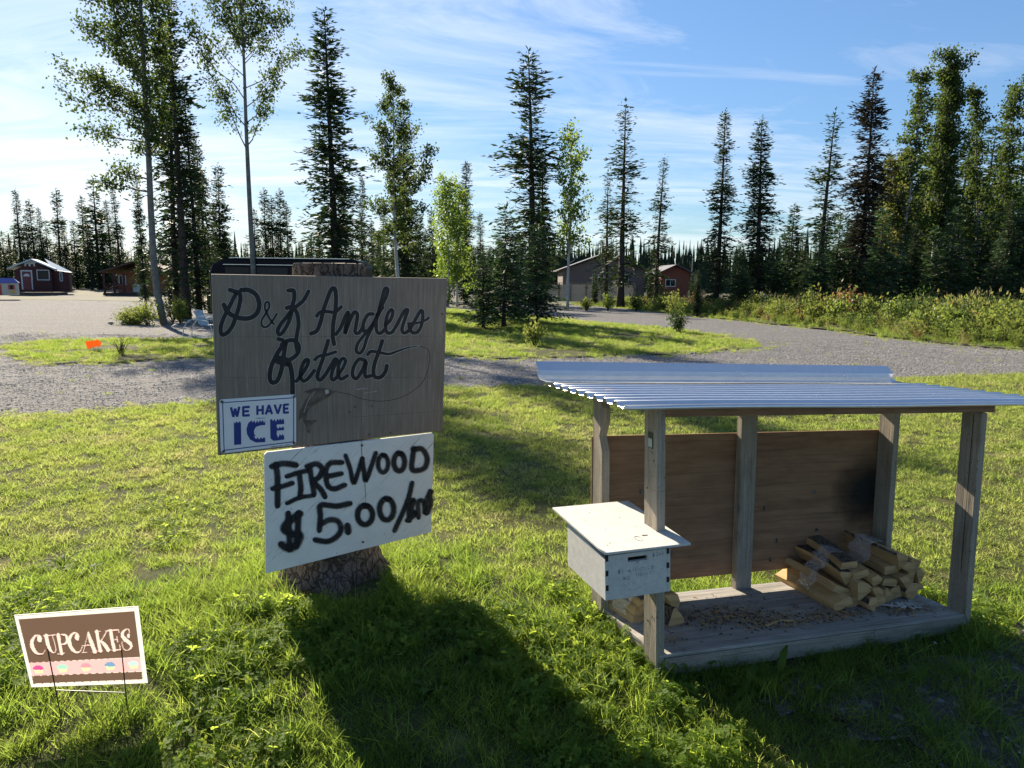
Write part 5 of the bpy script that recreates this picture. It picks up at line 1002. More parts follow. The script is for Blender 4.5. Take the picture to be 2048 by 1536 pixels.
# far spruces on the left and in the middle
FS = [(10, 462), (24, 470), (40, 380), (55, 430), (68, 400), (85, 415), (98, 440), (118, 377), (133, 450), (150, 440), (168, 393), (180, 430), (193, 357), (207, 420), (222, 400), (-20, 400), (-50, 380), (-90, 360)]
FS.sort()
for k, (x_, y_) in enumerate(FS): spruce(('fara', 'farb', 'narrow')[k % 3], (x_, y_), x_, 86 + (k * 17 % 14), 'dark spruce in the row behind the red cabin, %s from the left' % ORD[k], 1.12, None, 'spruces behind the red cabin')
k = 0
for x_ in range(285, 1120, 21):
    k += 1; spruce(('fara', 'farb', 'farc')[k % 3], (x_, 470 + (k * 37 % 47) - 14), x_, 88 + (k * 31 % 22), 'dark distant spruce of the wood behind the yard', 1.1, None, 'distant spruces of the wood behind the yard')
for k in range(34):
    x_ = -70 + k * 15; spruce(('farc', 'fara')[k % 2], (x_, 492 + (k * 13 % 23)), x_, 96 + (k * 11 % 12), 'dark distant spruce of the wood behind the yard', 1.4, None, 'distant spruces of the wood behind the yard')
# far wood: one mass
r_ = np.random.default_rng(9); C = []
for k in range(2600):
    y = 115 + 305 * r_.uniform() ** 1.0; x = r_.uniform(-1.05, 1.05) * y; h = r_.uniform(3.5, 8) * (1 + .0008 * y) * (1 + .5 * mn.noise(Vector((x * .03, y * .02, 0)))) + smooth(150, 420, y) * 7 * (1 if x > 0 else .6); rr = h * .13 + .3; z0 = -1.0 + smooth(150, 420, y) * 5.0 * smooth(-60, 60, x)
    for j in range(8):
        q = j / 8; a = r_.uniform(0, 6.28); w_ = rr * (1 - q) * r_.uniform(.8, 1.3) + .1; zz = z0 + h * q; d = np.array([math.cos(a), math.sin(a), 0])
        C += [[x - d[0] * w_, y - d[1] * w_, zz - .25 * w_], [x + d[0] * w_, y + d[1] * w_, zz - .25 * w_], [x + d[0] * .05, y + d[1] * .05, zz + h * .30], [x - d[0] * .05, y - d[1] * .05, zz + h * .30]]
lab(link('far_wood', fast_mesh('far_wood', np.array(C), np.arange(len(C)).reshape(-1, 4), [M['far_wood']])), kind='stuff')

# ------------------------------------------------------------------ shrubs
def shrub_mesh(h, r, seed, n, ls, mat, stems=9, up=.8):
    g_ = np.random.default_rng(seed); tb = MB(); L = []
    for k in range(stems):
        a = g_.uniform(0, 6.28); q = g_.uniform(.2, 1); tip = np.array([math.cos(a) * r * q, math.sin(a) * r * q, h * (1 - .45 * q * q) * g_.uniform(.75, 1.05)]); mid = tip * np.array([.45, .45, .55]); tb.tube([(0, 0, -.02), mid, tip], [.012, .008, .003], 4, cap=False)
        for j in range(n // stems):
            t = g_.uniform(.3, 1.02); p = (mid * 2 * t if t < .5 else mid + (tip - mid) * (t - .5) * 2) + g_.normal(0, .16 * r + .02, 3); p[2] = max(.01, p[2]); L.append(p)
    LF = np.array(L); m = len(LF); a = g_.normal(0, 1, (m, 3)); a[:, 2] += up; a /= np.linalg.norm(a, axis=1)[:, None]; b = np.cross(a, g_.normal(0, 1, (m, 3))); b /= np.linalg.norm(b, axis=1)[:, None]; s_ = ls * g_.uniform(.6, 1.3, (m, 1))
    V = np.stack([LF - a * s_ * .5, LF + b * s_ * .3, LF + a * s_ * .7, LF - b * s_ * .3], 1).reshape(-1, 3)
    return tb.mesh('stems', M['spruce_bark']), fast_mesh('foliage', V, np.arange(m * 4).reshape(-1, 4), [M[mat]])
def shrub(name, X_, Y_, h, r, n, ls, mat, label, seed, cat='shrub', group=None, up=.8, stems=9):
    rt = root(name, (X_, Y_, float(height(X_, Y_))), label, cat, group); a, b_ = shrub_mesh(h, r, seed, n, ls, mat, stems, up); link('stems', a, rt); link('foliage', b_, rt); return rt
for k, (px_0, w_, hh, yy, mt, l) in enumerate(((248, .55, .45, 24.8, 'bush', 'low pale green shrub at the left tip of the planting under the leaning aspen'), (272, .6, .6, 24.6, 'bush', 'rounded yellow green shrub second from the left under the leaning aspen'), (296, .6, .85, 24.4, 'bush', 'tall leafy shrub just left of the leaning aspen trunk'), (314, .5, 1.15, 25.6, 'bush', 'tallest leafy shrub hugging the leaning aspen trunk'), (340, .45, .95, 25.2, 'bush', 'leafy shrub between the leaning aspen and the twin spruce trunks'))):
    p = gp(px_0, 632); sc3 = 24.5 / p[1]; shrub('leafy_shrub', p[0] * 24.5 / p[1], yy, hh, w_, 900, .07, mt, l, 70 + k, group='shrubs under the leaning aspen')
p = gp(1070, 694); shrub('leafy_shrub', p[0], p[1], .72, .30, 420, .07, 'bush', 'small upright willow shrub on the front of the island lawn', 80, up=1.5)
p = gp(1357, 668); shrub('leafy_shrub', p[0], p[1], .80, .42, 800, .06, 'bush_dark', 'dark green rounded shrub on the right part of the island lawn', 81, up=1.0)
p = gp(1357, 640); shrub('leafy_shrub', p[0] + .2, p[1] + 2, 1.3, .5, 500, .08, 'bush', 'pale shrub close behind the dark rounded one, across the road', 82, up=1.0)
p = gp(243, 712); shrub('rose_shrub', p[0], p[1], .42, .28, 130, .035, 'bush', 'thin twiggy little shrub on the grass patch beside the orange arrow', 83, stems=14)
p = gp(1305, 684); shrub('weed_plant', p[0], p[1], .22, .06, 40, .05, 'bush_dark', 'small dark weed standing alone on the island lawn', 84, stems=4, up=2)
p = gp(395, 612); shrub('red_leaved_shrub', p[0] * .82, p[1] * .82, 1.2, .5, 400, .08, 'plant_red', 'reddish leaved shrub behind the patio chair left of the sign', 85)
p = gp(925, 600); shrub('leafy_shrub', p[0], 43, 1.3, .9, 500, .12, 'bush_dark', 'dark shrub at the foot of the bright green aspens', 86)
# tall grass bank right of the road
def bankmix(k): return None
BT = [blades(34, .22, .35, .85, .014, [M['bank_green'], M['straw']], 3, .35, .6, 200 + k, 'bank_tuft', heads=.25) for k in range(3)] + [blades(30, .20, .5, 1.1, .012, [M['straw'], M['straw']], 3, .3, .6, 210 + k, 'bank_tuft', heads=.7) for k in range(2)]
BSH = [shrub_mesh(.75, .34, 220 + k, 240, .07, m_, 10, .8)[1] for k, m_ in enumerate(('bush', 'bank_green', 'bush', 'bush_dark', 'plant_red', 'bank_green'))]
Q = rand_poly(BANK, dens(BANK, 7.5), 5); Q = Q[(Q[:, 0] < .8 * Q[:, 1] + 1.5)]
dr = np.abs(Q[:, 1]); Q = Q[(Q[:, 0] - np.interp(Q[:, 1], [12, 15, 18.4, 24.2, 33, 49], [24, 14.6, 12.2, 10.9, 8.7, 6.2])) < 7]
edge = Q[:, 0] - np.interp(Q[:, 1], [12, 15, 18.4, 24.2, 33, 49], [24, 14.6, 12.2, 10.9, 8.7, 6.2])
s1 = (.45 + .75 * smooth(.1, 2.5, edge)) * np.random.default_rng(3).uniform(.7, 1.25, len(Q)); s1 = s1 * np.clip(1.25 - .017 * Q[:, 1], .45, 1)
lump = np.array([mn.noise(Vector((x * .55, y * .35, 4))) for x, y in Q]); s1 = s1 * (1 + .75 * lump); hm = np.random.default_rng(8).uniform(size=len(Q)) < np.clip(.34 + .8 * np.array([mn.noise(Vector((x * .4, y * .3, 14))) for x, y in Q]), .05, .8)
scatter('tall_grass', Q[hm], BT, s1[hm], 31, .12, [.26, .26, .26, .11, .11]); scatter('bank_undergrowth', Q[~hm], BSH, s1[~hm] * 1.2, 32, .1, [.24, .25, .2, .15, .06, .1])
lowq = rand_poly(BANK, dens(BANK, 14), 55); e2 = lowq[:, 0] - np.interp(lowq[:, 1], [12, 15, 18.4, 24.2, 33, 49], [24, 14.6, 12.2, 10.9, 8.7, 6.2]); lowq = lowq[(e2 < 1.3) & (lowq[:, 0] < .8 * lowq[:, 1] + 1.5)]

g_ = np.random.default_rng(77); BNAMES = ['rounded', 'spreading', 'upright', 'loose']
for k in range(17):
    px_0 = 1165 + k * 56 + g_.uniform(-14, 14); by = float(np.interp(px_0, [1130, 1300, 1500, 1650, 1800, 1950, 2048], [600, 616, 638, 654, 670, 684, 692])) - g_.uniform(2, 14); p = gp(px_0, by); sc4 = min(1, 40 / p[1]); hh = g_.uniform(.75, 1.5) * (.8 if p[1] > 30 else 1); col_ = ('bush', 'bank_green', 'bush_dark', 'bush', 'plant_red')[k % 5]
    x0_ = p[0] * sc4; y0_ = p[1] * sc4
    shrub('roadside_bush', x0_, y0_, hh, hh * g_.uniform(.4, .7), int(650 + 250 * hh), .06 + .02 * hh, col_, '%s %s bush in the tall grass across the road, %s from the left' % (BNAMES[k % 4], {'bush': 'yellow green', 'bank_green': 'pale green', 'bush_dark': 'dark green', 'plant_red': 'reddish'}[col_], ORD[k]), 700 + k, group='bushes across the road', up=1.0, stems=11)

# ------------------------------------------------------------------ lawn grass
TS = [blades(115, .085, .016, .042, .0038, M['lawn_blade'], 2, .9, .9, 100 + k, 'lawn_tuft') for k in range(5)]
TM = [blades(95, .09, .035, .085, .0042, M['long_blade'], 3, .8, .9, 110 + k, 'long_tuft') for k in range(4)]
TL = [blades(50, .08, .08, .18, .0042, M['long_blade'], 4, .7, 1.0, 120 + k, 'long_tuft') for k in range(4)]
CV = [clover(34, .10, 130 + k) for k in range(4)]
def clear(Q, extra=.0):                          # nothing grows inside the stump or under the deck
    s = (Q[:, 0] - cst[0]) ** 2 + (Q[:, 1] - cst[1]) ** 2 > .25 ** 2
    dk = np.array([S(.08, .06, 0)[:2], S(L_ - .05, .03, 0)[:2], S(L_ - .03, D_ - .04, 0)[:2], S(.06, D_ - .05, 0)[:2]]); return Q[s & ~inside(dk, Q)]
qn = clear(infr(rand_poly(NEAR, dens(NEAR, 170), 1))); qn = qn[~inside(DIRT_W, qn)]
d_ = qn[:, 1]; keep = np.random.default_rng(2).uniform(size=len(qn)) < np.clip(1.25 - .075 * d_, .38, 1); qn = qn[keep]; d_ = qn[:, 1]
nz = np.array([mn.noise(Vector((x * .8, y * .8, 3))) for x, y in qn])
nearness = smooth(4.3, 3.0, d_ + .25 * nz)
rr_ = np.random.default_rng(4).uniform(size=len(qn))
isl = rr_ < nearness * .8
scatter('lawn_grass', qn[~isl], TS, (1 + .05 * np.clip(d_[~isl] - 3, 0, 9)) * np.random.default_rng(5).uniform(.8, 1.3, (~isl).sum()), 41, .2)
scatter('long_grass', qn[isl], TM, (.6, 1.1), 42, .2)
# rank grass round the stump, shelter posts and front edge
def ringpts(cx, cy, r0, r1, n, seed):
    r = np.random.default_rng(seed); a = r.uniform(0, 6.28, n); q = r.uniform(r0, r1, n); return np.column_stack([cx + q * np.cos(a), cy + q * np.sin(a)])
e1 = np.array([S(u, -.03 + .1 * math.sin(u * 9), 0)[:2] for u in np.linspace(-.15, .25, 26)]); e3 = np.array([S(-.05 + .03 * math.sin(v * 20), v, 0)[:2] for v in np.linspace(-.1, .7, 40)]); e4 = np.array([S(u, D_ + .06, 0)[:2] for u in np.linspace(0, 1.9, 60)]); e5 = np.array([S(L_ + .08, v, 0)[:2] for v in np.linspace(-.1, .7, 30)])
qs_ = clear(np.concatenate([e1, e3, e3, e5]) + np.random.default_rng(70).normal(0, .05, (len(e1) + 2 * len(e3) + len(e5), 2))); scatter('edge_weeds', qs_, TM + CV, (.5, 1.0), 55, .25)
qr = np.concatenate([ringpts(cst[0], cst[1], .25, .42, 70, 1), ringpts(cst[0], cst[1], .4, .72, 70, 2), e4, infr(np.random.default_rng(6).uniform((-2.6, 1.6), (.9, 3.3), (420, 2)))]); qr = qr + np.random.default_rng(7).normal(0, .05, qr.shape); qr = clear(qr); qr = qr[~inside(DIRT_W, qr)]
scatter('rank_grass', qr, TL, (.45, .9), 43, .22)
qd = rand_poly(DIRT, dens(DIRT, 130), 8); qd = clear(infr(qd)); scatter('sparse_grass', qd, TM + TL, (.55, 1.1), 44, .25)
qc = clear(infr(rand_poly([(-3.2, 1.4), (.9, 1.4), (.75, 2.6), (.2, 3.05), (-.6, 3.0), (-1.4, 3.1), (-2.4, 3.3), (-3.4, 3.0)], 1200, 11))); nzc = np.array([mn.noise(Vector((x * 1.6, y * 1.6, 8))) for x, y in qc]); qc = qc[nzc > .0]
scatter('clover', qc, CV, (.55, .95), 45, .12)
qp = infr(np.random.default_rng(12).uniform((-3, 3.0), (3, 5.2), (900, 2))); nzc = np.array([mn.noise(Vector((x * 1.1, y * 1.1, 2))) for x, y in qp]); qp = clear(qp[nzc > .42]); scatter('clover_patch', qp, CV, (.5, .8), 46, .12)
# broad weeds one can pick out
WD = [rosette(9, .10, .17, 300, M['weed'], .2), rosette(7, .12, .2, 301, M['weed'], .16, up=.8), rosette(10, .08, .13, 302, M['weed'], .26)]
qw = [gp(*p)[:2] for p in ((700, 1290), (760, 1330), (820, 1300), (880, 1350), (930, 1310), (790, 1240), (960, 1390), (1215, 1215), (1240, 1290), (1280, 1330), (1200, 1330), (1310, 1400), (1330, 1460), (860, 1440), (1010, 1440), (1490, 1400), (1560, 1370), (1620, 1330), (1700, 1350), (1780, 1330), (300, 1360), (160, 1160), (130, 1150), (180, 1170), (700, 1190), (1440, 1500), (380, 1500))]
scatter('broad_weeds', clear(np.array(qw)), WD, (.65, 1.05), 47, .15)
# distant lawns
qi = rand_poly(ISL, dens(ISL, 34), 13); nz = np.array([mn.noise(Vector((x * .45, y * .9, 5))) for x, y in qi]); qi = qi[nz > -.42]
scatter('island_grass', qi, TS + TM[:1], (1.3, 2.3), 48, .2)
qi = rand_poly(PAT, dens(PAT, 46), 14); nz = np.array([mn.noise(Vector((x * .6, y * 1.3, 9))) for x, y in qi]); qi = qi[nz > -.22]
scatter('patch_grass', qi, TS + TM[:1], (1.1, 2.0), 49, .2)
scatter('verge_grass', lowq, TM + TS, (1.2, 2.6), 50, .2)
# ragged fringe where turf meets gravel
def fringe(poly, per, sd, seed):
    r = np.random.default_rng(seed); P = [np.array(p) for p in poly]; out = []
    for a, b in zip(P, P[1:] + P[:1]):
        for k in range(max(1, int(np.linalg.norm(b - a) * per))): out.append(a + (b - a) * r.uniform() + r.normal(0, sd, 2))
    return infr(np.array(out))
fr = np.concatenate([fringe(NEAR_W, 22, .16, 60), fringe(ISL_W, 12, .3, 61), fringe(PAT_W, 16, .25, 62), fringe(DIRT_W, 14, .09, 63), fringe(BANK_W, 9, .25, 65)]); fr = fr[fr[:, 1] > 1.8]
scatter('edge_grass', clear(fr), TS, (.8, 1.5), 53, .2)
gw = infr(np.random.default_rng(64).uniform((-14, 8.5), (12, 24), (260, 2))); gw = gw[~inside(BANK_W, gw)]; scatter('gravel_weeds', gw, TS, (.4, 1.0), 54, .2)
# loose stones on the gravel
PB = [pebble(400 + k, .010, M['stone'] if k % 4 != 0 else M['dark_stone'], n=18, spread=.16) for k in range(6)]
q = infr(np.random.default_rng(15).uniform((-14, 6.5), (13, 20), (9000, 2)), 1.0); q = q[~inside(NEAR_W, q) & ~inside(ISL_W, q) & ~inside(PAT_W, q) & ~inside(BANK_W, q)]
scatter('gravel_stones', q, PB, (.6, 1.5), 51, .1)
q = infr(rand_poly(DIRT, dens(DIRT, 30), 16)); scatter('dirt_stones', clear(q), PB, (.35, .8), 52, .1)

# ------------------------------------------------------------------ small yard things
p = gp(188, 706); arr = root('orange_arrow_sign', (p[0], p[1], 0), 'small orange arrow board on a wire, stuck in the grass patch at the left', 'sign')
PA = Plane((p[0], p[1], .2), (.1, -1, .1)); CA = PA.crop(140, 660, 160 / 2048)
slab([CA(*q) for q in ((385, 290), (660, 262), (695, 232), (812, 330), (755, 440), (690, 415), (455, 490), (420, 400))], PA.n, .005, 'board', M['orange'], arr)
b = MB(); b.tube([CA(600, 430, -.006), CA(640, 700, -.006)], .004, 5); b.build('stake', M['wire'], arr); b = MB()
for s_ in (([(490, 330), (500, 420)]), ([(540, 320), (585, 420)]), ([(600, 340), (650, 330)]), ([(655, 330), (690, 400)])): ribbon(b, CA, s_, 7, .001)
b.build('lettering', M['marker'], arr)
p = gp(405, 676); cx, cy = p[0], p[1]; ch = root('patio_chair', (cx, cy, 0), 'pale metal spring patio chair with curved legs beside the left edge of the sign', 'chair')
def tubes(name, mat, Ls, r=.013):
    b = MB()
    for L in Ls: b.tube([(cx + a, cy + c_, z) for a, c_, z in crom(L, 4)], r, 6)
    return b.build(name, mat, ch)
for yy in (-.27, .27):
    tubes('leg', M['chair_metal'], [[(-.42, yy, .02), (-.36, yy, .30), (-.20, yy, .50), (.05, yy, .50), (.30, yy, .47)]]); tubes('leg', M['chair_metal'], [[(.28, yy, .45), (.38, yy, .25), (.36, yy, .02)]]); tubes('arm', M['chair_metal'], [[(-.1, yy, .50), (.05, yy, .60), (.42, yy, .58), (.5, yy, .55)]])
    tubes('runner', M['chair_metal'], [[(-.55, yy, .015), (-.3, yy, .03), (.1, yy, .03), (.45, yy, .015)]], .018)
tubes('back_frame', M['chair_metal'], [[(.05, -.25, .40), (-.05, -.25, .66), (-.10, -.22, .74), (-.10, .22, .74), (-.05, .25, .66), (.05, .25, .40)]])
b = MB(); P5 = [(.5, .38), (.3, .37), (.08, .36), (.02, .45), (-.05, .62), (-.10, .73)]; b.add([(cx + a, cy + s_ * .25, z) for a, z in P5 for s_ in (-1, 1)], [(2 * i, 2 * i + 1, 2 * i + 3, 2 * i + 2) for i in range(5)]); b.build('seat', M['chair_mesh'], ch)
# ring of stones round the planting, and by the fire place
k = 0
for (x_, y_, s_) in ((222, 636, .10), (238, 640, .08), (256, 640, .09), (352, 655, .09), (365, 648, .10), (378, 640, .12), (392, 636, .10), (405, 632, .13), (388, 622, .10), (398, 612, .12), (412, 622, .12), (414, 606, .12), (404, 598, .11), (360, 636, .08)):
    p = gp(x_, y_); me = pebble(500 + k, s_ * 1.3, M['stone'] if k % 2 else M['dark_stone'], 'stone'); o = link('stone', me, None, (p[0] * 24.5 / max(24.5, p[1]), min(p[1], 24.5 + k * .2), .02)); lab(o, '%s stone edging the planting under the leaning aspen, %s from the left' % ('pale' if k % 2 else 'grey', ORD[[0, 1, 2, 3, 5, 6, 7, 10, 8, 9, 12, 13, 11, 4][k]]), 'stone', 'stones round the aspen planting'); k += 1
for (x_, y_, l) in ((312, 726, 'dark lump of rock at the near edge of the left grass patch'), (1889, 1086, 'small white stone on the lawn behind the right front post'), ):
    p = gp(x_, y_); o = link('stone', pebble(540 + k, .05 if x_ < 400 else .02, M['dark_stone'] if x_ < 400 else M['ice_white'], 'stone'), None, (p[0], p[1], .03)); lab(o, l, 'stone'); k += 1
# gas grill seen under the trees
p = at(365, 590, 40); gr = root('grill', (p[0], p[1], -.1), 'dark covered grill standing under the trees left of the patio chair', 'grill')
b = MB(); b.box(p[0] - .7, p[0] + .5, p[1] - .3, p[1] + .3, .1, 1.0); b.build('cabinet', M['car_black'], gr, bevel=.04); b = MB(); b.box(p[0] - .5, p[0] + .5, p[1] - .35, p[1] + .35, 1.01, 1.45); b.build('hood', M['car_black'], gr, bevel=.15); b = MB(); b.box(p[0] - .7, p[0] + .3, p[1] - .40, p[1] - .36, 1.0, 1.05); b.build('handle', M['trim'], gr)

# ------------------------------------------------------------------ black van behind the sign
Yv = 27.0; v0 = at(438, 540, Yv); v1 = at(736, 540, Yv); vl = v1[0] - v0[0]; vz = at(520, 518, Yv)[2]; vx = v0[0]
van = root('black_van', (vx + vl / 2, Yv, 0), 'long black van parked behind the big sign, only its roof showing', 'van')
def vprism(name, prof, y0_, y1_, mat, bevel=.05):
    b = MB(); k = len(prof); vs = [(vx + a, y0_, z) for a, z in prof] + [(vx + a, y1_, z) for a, z in prof]
    b.add(vs, [tuple(range(k)), tuple(range(k, 2 * k))[::-1]] + [(i, k + i, k + (i + 1) % k, (i + 1) % k) for i in range(k)]); return b.build(name, mat, van, bevel=bevel)
zt = vz
vprism('body', [(0, .35), (0, zt - .55), (.12, zt - .22), (.45, zt - .06), (.9, zt), (vl - .25, zt - .02), (vl, zt - .25), (vl, .35)], Yv - .95, Yv + .95, M['car_black'], .06)
vprism('roof_rail', [(.75, zt + .005), (.8, zt + .035), (vl - .5, zt + .02), (vl - .45, zt - .01)], Yv - .93, Yv - .88, M['chrome'], .005)
for a in (2.1, 3.2, 4.3): vprism('roof_bar', [(a, zt + .002), (a + .06, zt + .05), (a + .22, zt + .05), (a + .28, zt + .002)], Yv - .6, Yv + .6, M['car_black'], .01)
vprism('trim_strip', [(.55, zt - .215), (vl - .3, zt - .235), (vl - .3, zt - .255), (.55, zt - .235)], Yv - .965, Yv - .953, M['chrome'], 0)
for a0_, a1_ in ((.62, 1.5), (1.6, 2.9), (3.0, 4.3), (4.4, 5.3)):
    if a1_ < vl: vprism('window', [(a0_, zt - .85), (a0_, zt - .32), (a1_, zt - .33), (a1_, zt - .85)], Yv - .962, Yv - .955, M['glass'], 0)
for a in (.9, vl - 1.0):
    for yy in (Yv - .98, Yv + .80):
        b = MB(); b.tube([(vx + a, yy, .36), (vx + a, yy + .2, .36)], .36, 20); b.build('wheel', M['rubber'], van)
vprism('windscreen', [(.02, zt - .9), (.13, zt - .25), (.11, zt - .25), (-.01, zt - .9)], Yv - .8, Yv + .8, M['glass'], 0)

# ------------------------------------------------------------------ buildings
def bld(name, Y_, label, cat='house'):
    return Y_, lambda x, y: at(x, y, Y_)
def wallbox(nm, mat, x0_, x1_, y0_, y1_, z0, z1, par, bevel=0):
    b = MB(); b.box(x0_, x1_, y0_, y1_, z0, z1); return b.build(nm, mat, par, bevel=bevel)
def gable(nm, mat, x0_, x1_, y0_, y1_, z0, zr, par):
    b = MB(); xm = (x0_ + x1_) / 2; b.add([(x0_, y0_, z0), (x1_, y0_, z0), (xm, y0_, zr), (x0_, y1_, z0), (x1_, y1_, z0), (xm, y1_, zr)], [(0, 1, 2), (5, 4, 3), (0, 3, 4, 1), (1, 4, 5, 2), (2, 5, 3, 0)]); return b.build(nm, mat, par)
def slope(nm, mat, x0_, x1_, xm, y0_, y1_, z0, zr, par, th=.12):
    out = []
    for a in (x0_, x1_):
        b = MB(); dx = xm - a; vs = [(a, y0_, z0), (xm, y0_, zr), (xm, y1_, zr), (a, y1_, z0)]; b.add(vs + [(x, y, z + th) for x, y, z in vs], [(0, 1, 2, 3), (7, 6, 5, 4), (0, 4, 5, 1), (1, 5, 6, 2), (2, 6, 7, 3), (3, 7, 4, 0)]); out.append(b.build(nm, mat, par))
    return out
def window(x0_, x1_, y, z0, z1, par, bars=1, fr='trim', t=.07):
    f = MB(); f.box(x0_ - t, x1_ + t, y - .06, y - .005, z1, z1 + t); f.box(x0_ - t, x1_ + t, y - .06, y - .005, z0 - t, z0); f.box(x0_ - t, x0_, y - .06, y - .005, z0, z1); f.box(x1_, x1_ + t, y - .06, y - .005, z0, z1)
    for k in range(bars): xx = x0_ + (x1_ - x0_) * (k + 1) / (bars + 1); f.box(xx - .025, xx + .025, y - .055, y - .005, z0, z1)
    o = f.build('window', M[fr], par); b = MB(); b.box(x0_, x1_, y - .03, y - .004, z0, z1); g2 = b.build('pane', M['glass']); g2.parent = o; g2.location = -(Vector(par.location)); return o
# red cabin
Yk = 62.0; A = lambda x, y: at(x, y, Yk); xl, xr = A(32, 560)[0], A(103, 560)[0]; zb = A(80, 582)[2]; ze = A(103, 541)[2]; zr = A(63, 518)[2]; za = A(18, 538)[2]
cab = root('red_cabin', ((xl + xr) / 2, Yk, zb - .3), 'small dark red cabin with a metal roof, white framed door and window', 'cabin'); cab.rotation_euler.z = .46; cab.scale = (.86, .5, 1)
wallbox('wall', M['red_siding'], xl, xr, Yk, Yk + 7, zb - .1, ze, cab); gable('gable', M['red_siding'], xl, xr, Yk + .002, Yk + 7, ze + .001, ze + (zr - ze) * .86, cab)
xm = (xl + xr) / 2; xo = A(17, 538)[0]; xp = A(110, 540)[0] ; slope('roof', M['metal_roof'], xo, xp, A(63, 518)[0], Yk - .7, Yk + 7.3, A(17, 539)[2], zr - .1, cab)
wallbox('side_wing', M['red_siding'], xr + .01, A(137, 560)[0], Yk + 1.2, Yk + 5, zb - .1, ze - .15, cab)
b = MB(); wx = A(139, 560)[0]; b.add([(xp - .2, Yk + .6, ze + .05), (wx, Yk + 1, ze - .12), (wx, Yk + 5.4, ze - .12), (A(80, 520)[0], Yk + 5.4, zr + .12)], [(0, 1, 2, 3)]); o = b.build('wing_roof', M['metal_roof'], cab)
d0, d1, dz0, dz1 = A(46, 560)[0], A(63, 560)[0], A(55, 579)[2], A(55, 543)[2]
f = MB(); f.box(d0 - .12, d0, Yk - .08, Yk - .01, dz0, dz1); f.box(d1, d1 + .12, Yk - .08, Yk - .01, dz0, dz1); f.box(d0 - .12, d1 + .12, Yk - .08, Yk - .01, dz1, dz1 + .12); f.build('door_frame', M['trim'], cab)
wallbox('door', M['red_trim'], d0, d1, Yk - .05, Yk - .01, dz0, dz1, cab); b = MB(); b.add([((d0 + d1) / 2 + .28 * math.cos(t), Yk - .055, dz1 - .42 + .24 * math.sin(t)) for t in np.linspace(0, 3.1416, 9)], [tuple(range(9))]); b.build('fan_light', M['trim'], cab)
window(A(75, 550)[0], A(97, 550)[0], Yk, A(85, 559)[2], A(85, 541)[2], cab, 0); window(A(118, 550)[0], A(121, 550)[0], Yk + 1.2, A(85, 561)[2], A(85, 546)[2], cab, 0)
b = MB(); bx, bz = A(60, 525)[0], A(60, 528)[2]; sil = [(-.5, .1), (-.35, .32), (-.05, .38), (.2, .30), (.42, .30), (.56, .12), (.42, .05), (.40, -.2), (.28, -.2), (.25, 0), (.05, .0), (.02, -.2), (-.12, -.2), (-.15, 0), (-.3, -.02), (-.36, -.2), (-.48, -.2)]
from mathutils.geometry import tessellate_polygon
b.add([(bx + a, Yk - .04, bz + c_) for a, c_ in sil], [tuple(t) for t in tessellate_polygon([[Vector((a, c_, 0)) for a, c_ in sil]])]); b.build('bear_silhouette', M['trim'], cab)
wallbox('porch', M['bark'], xl + .1, A(133, 560)[0], Yk - 1.3, Yk - .1, zb - .35, zb - .12, cab)
for z_ in (A(85, 574)[2], A(85, 564)[2]): wallbox('rail', M['spruce_bark'], A(68, 560)[0], A(103, 560)[0], Yk - 1.28, Yk - 1.2, z_, z_ + .07, cab)
for x_ in (68, 86, 103): wallbox('rail_post', M['red_siding'], A(x_, 560)[0] - .04, A(x_, 560)[0] + .04, Yk - 1.19, Yk - 1.11, zb - .1, A(85, 562)[2] + .08, cab)
# playhouse
Yp = 48.0; A = lambda x, y: at(x, y, Yp); x0_, x1_ = A(-34, 570)[0], A(32, 570)[0]; z0 = A(10, 591)[2]; z1 = A(10, 566)[2]
ph = root('toy_playhouse', ((x0_ + x1_) / 2, Yp, z0), 'plastic toy playhouse with blue roof and red shutters at the left edge', 'playhouse'); ph.rotation_euler.z = .55; ph.scale = (.9, .8, 1)
wallbox('wall', M['toy_beige'], x0_, x1_, Yp, Yp + 1.6, z0, z1, ph, .03); b = MB(); b.add([(x0_ - .1, Yp - .12, z1 + .004), (x1_ + .08, Yp - .12, z1 + .004), (x1_ - .25, Yp + .6, A(10, 556)[2]), (x0_ + .2, Yp + .6, A(10, 556)[2]), (x0_ - .1, Yp + 1.7, z1 + .004), (x1_ + .08, Yp + 1.7, z1 + .004)], [(0, 1, 2, 3), (3, 2, 5, 4), (1, 5, 2), (0, 3, 4), (0, 4, 5, 1)]); b.build('roof', M['toy_blue'], ph)
wallbox('door', M['toy_red'], A(-12, 570)[0], A(2, 570)[0], Yp - .04, Yp - .003, z0 + .02, z1 - .1, ph)
wx0, wx1, wz0, wz1 = A(18, 570)[0], A(23, 570)[0], A(20, 579)[2], A(20, 570)[2]; wallbox('window', M['glass'], wx0, wx1, Yp - .03, Yp - .003, wz0, wz1, ph)
for a, b_ in ((wx0 - .12, wx0 - .01), (wx1 + .01, wx1 + .12)): wallbox('shutter', M['toy_red'], a, b_, Yp - .05, Yp - .003, wz0, wz1, ph)
wallbox('flower_box', M['toy_yellow'], wx0 - .05, wx1 + .1, Yp - .12, Yp - .003, wz0 - .22, wz0 - .05, ph, .02)
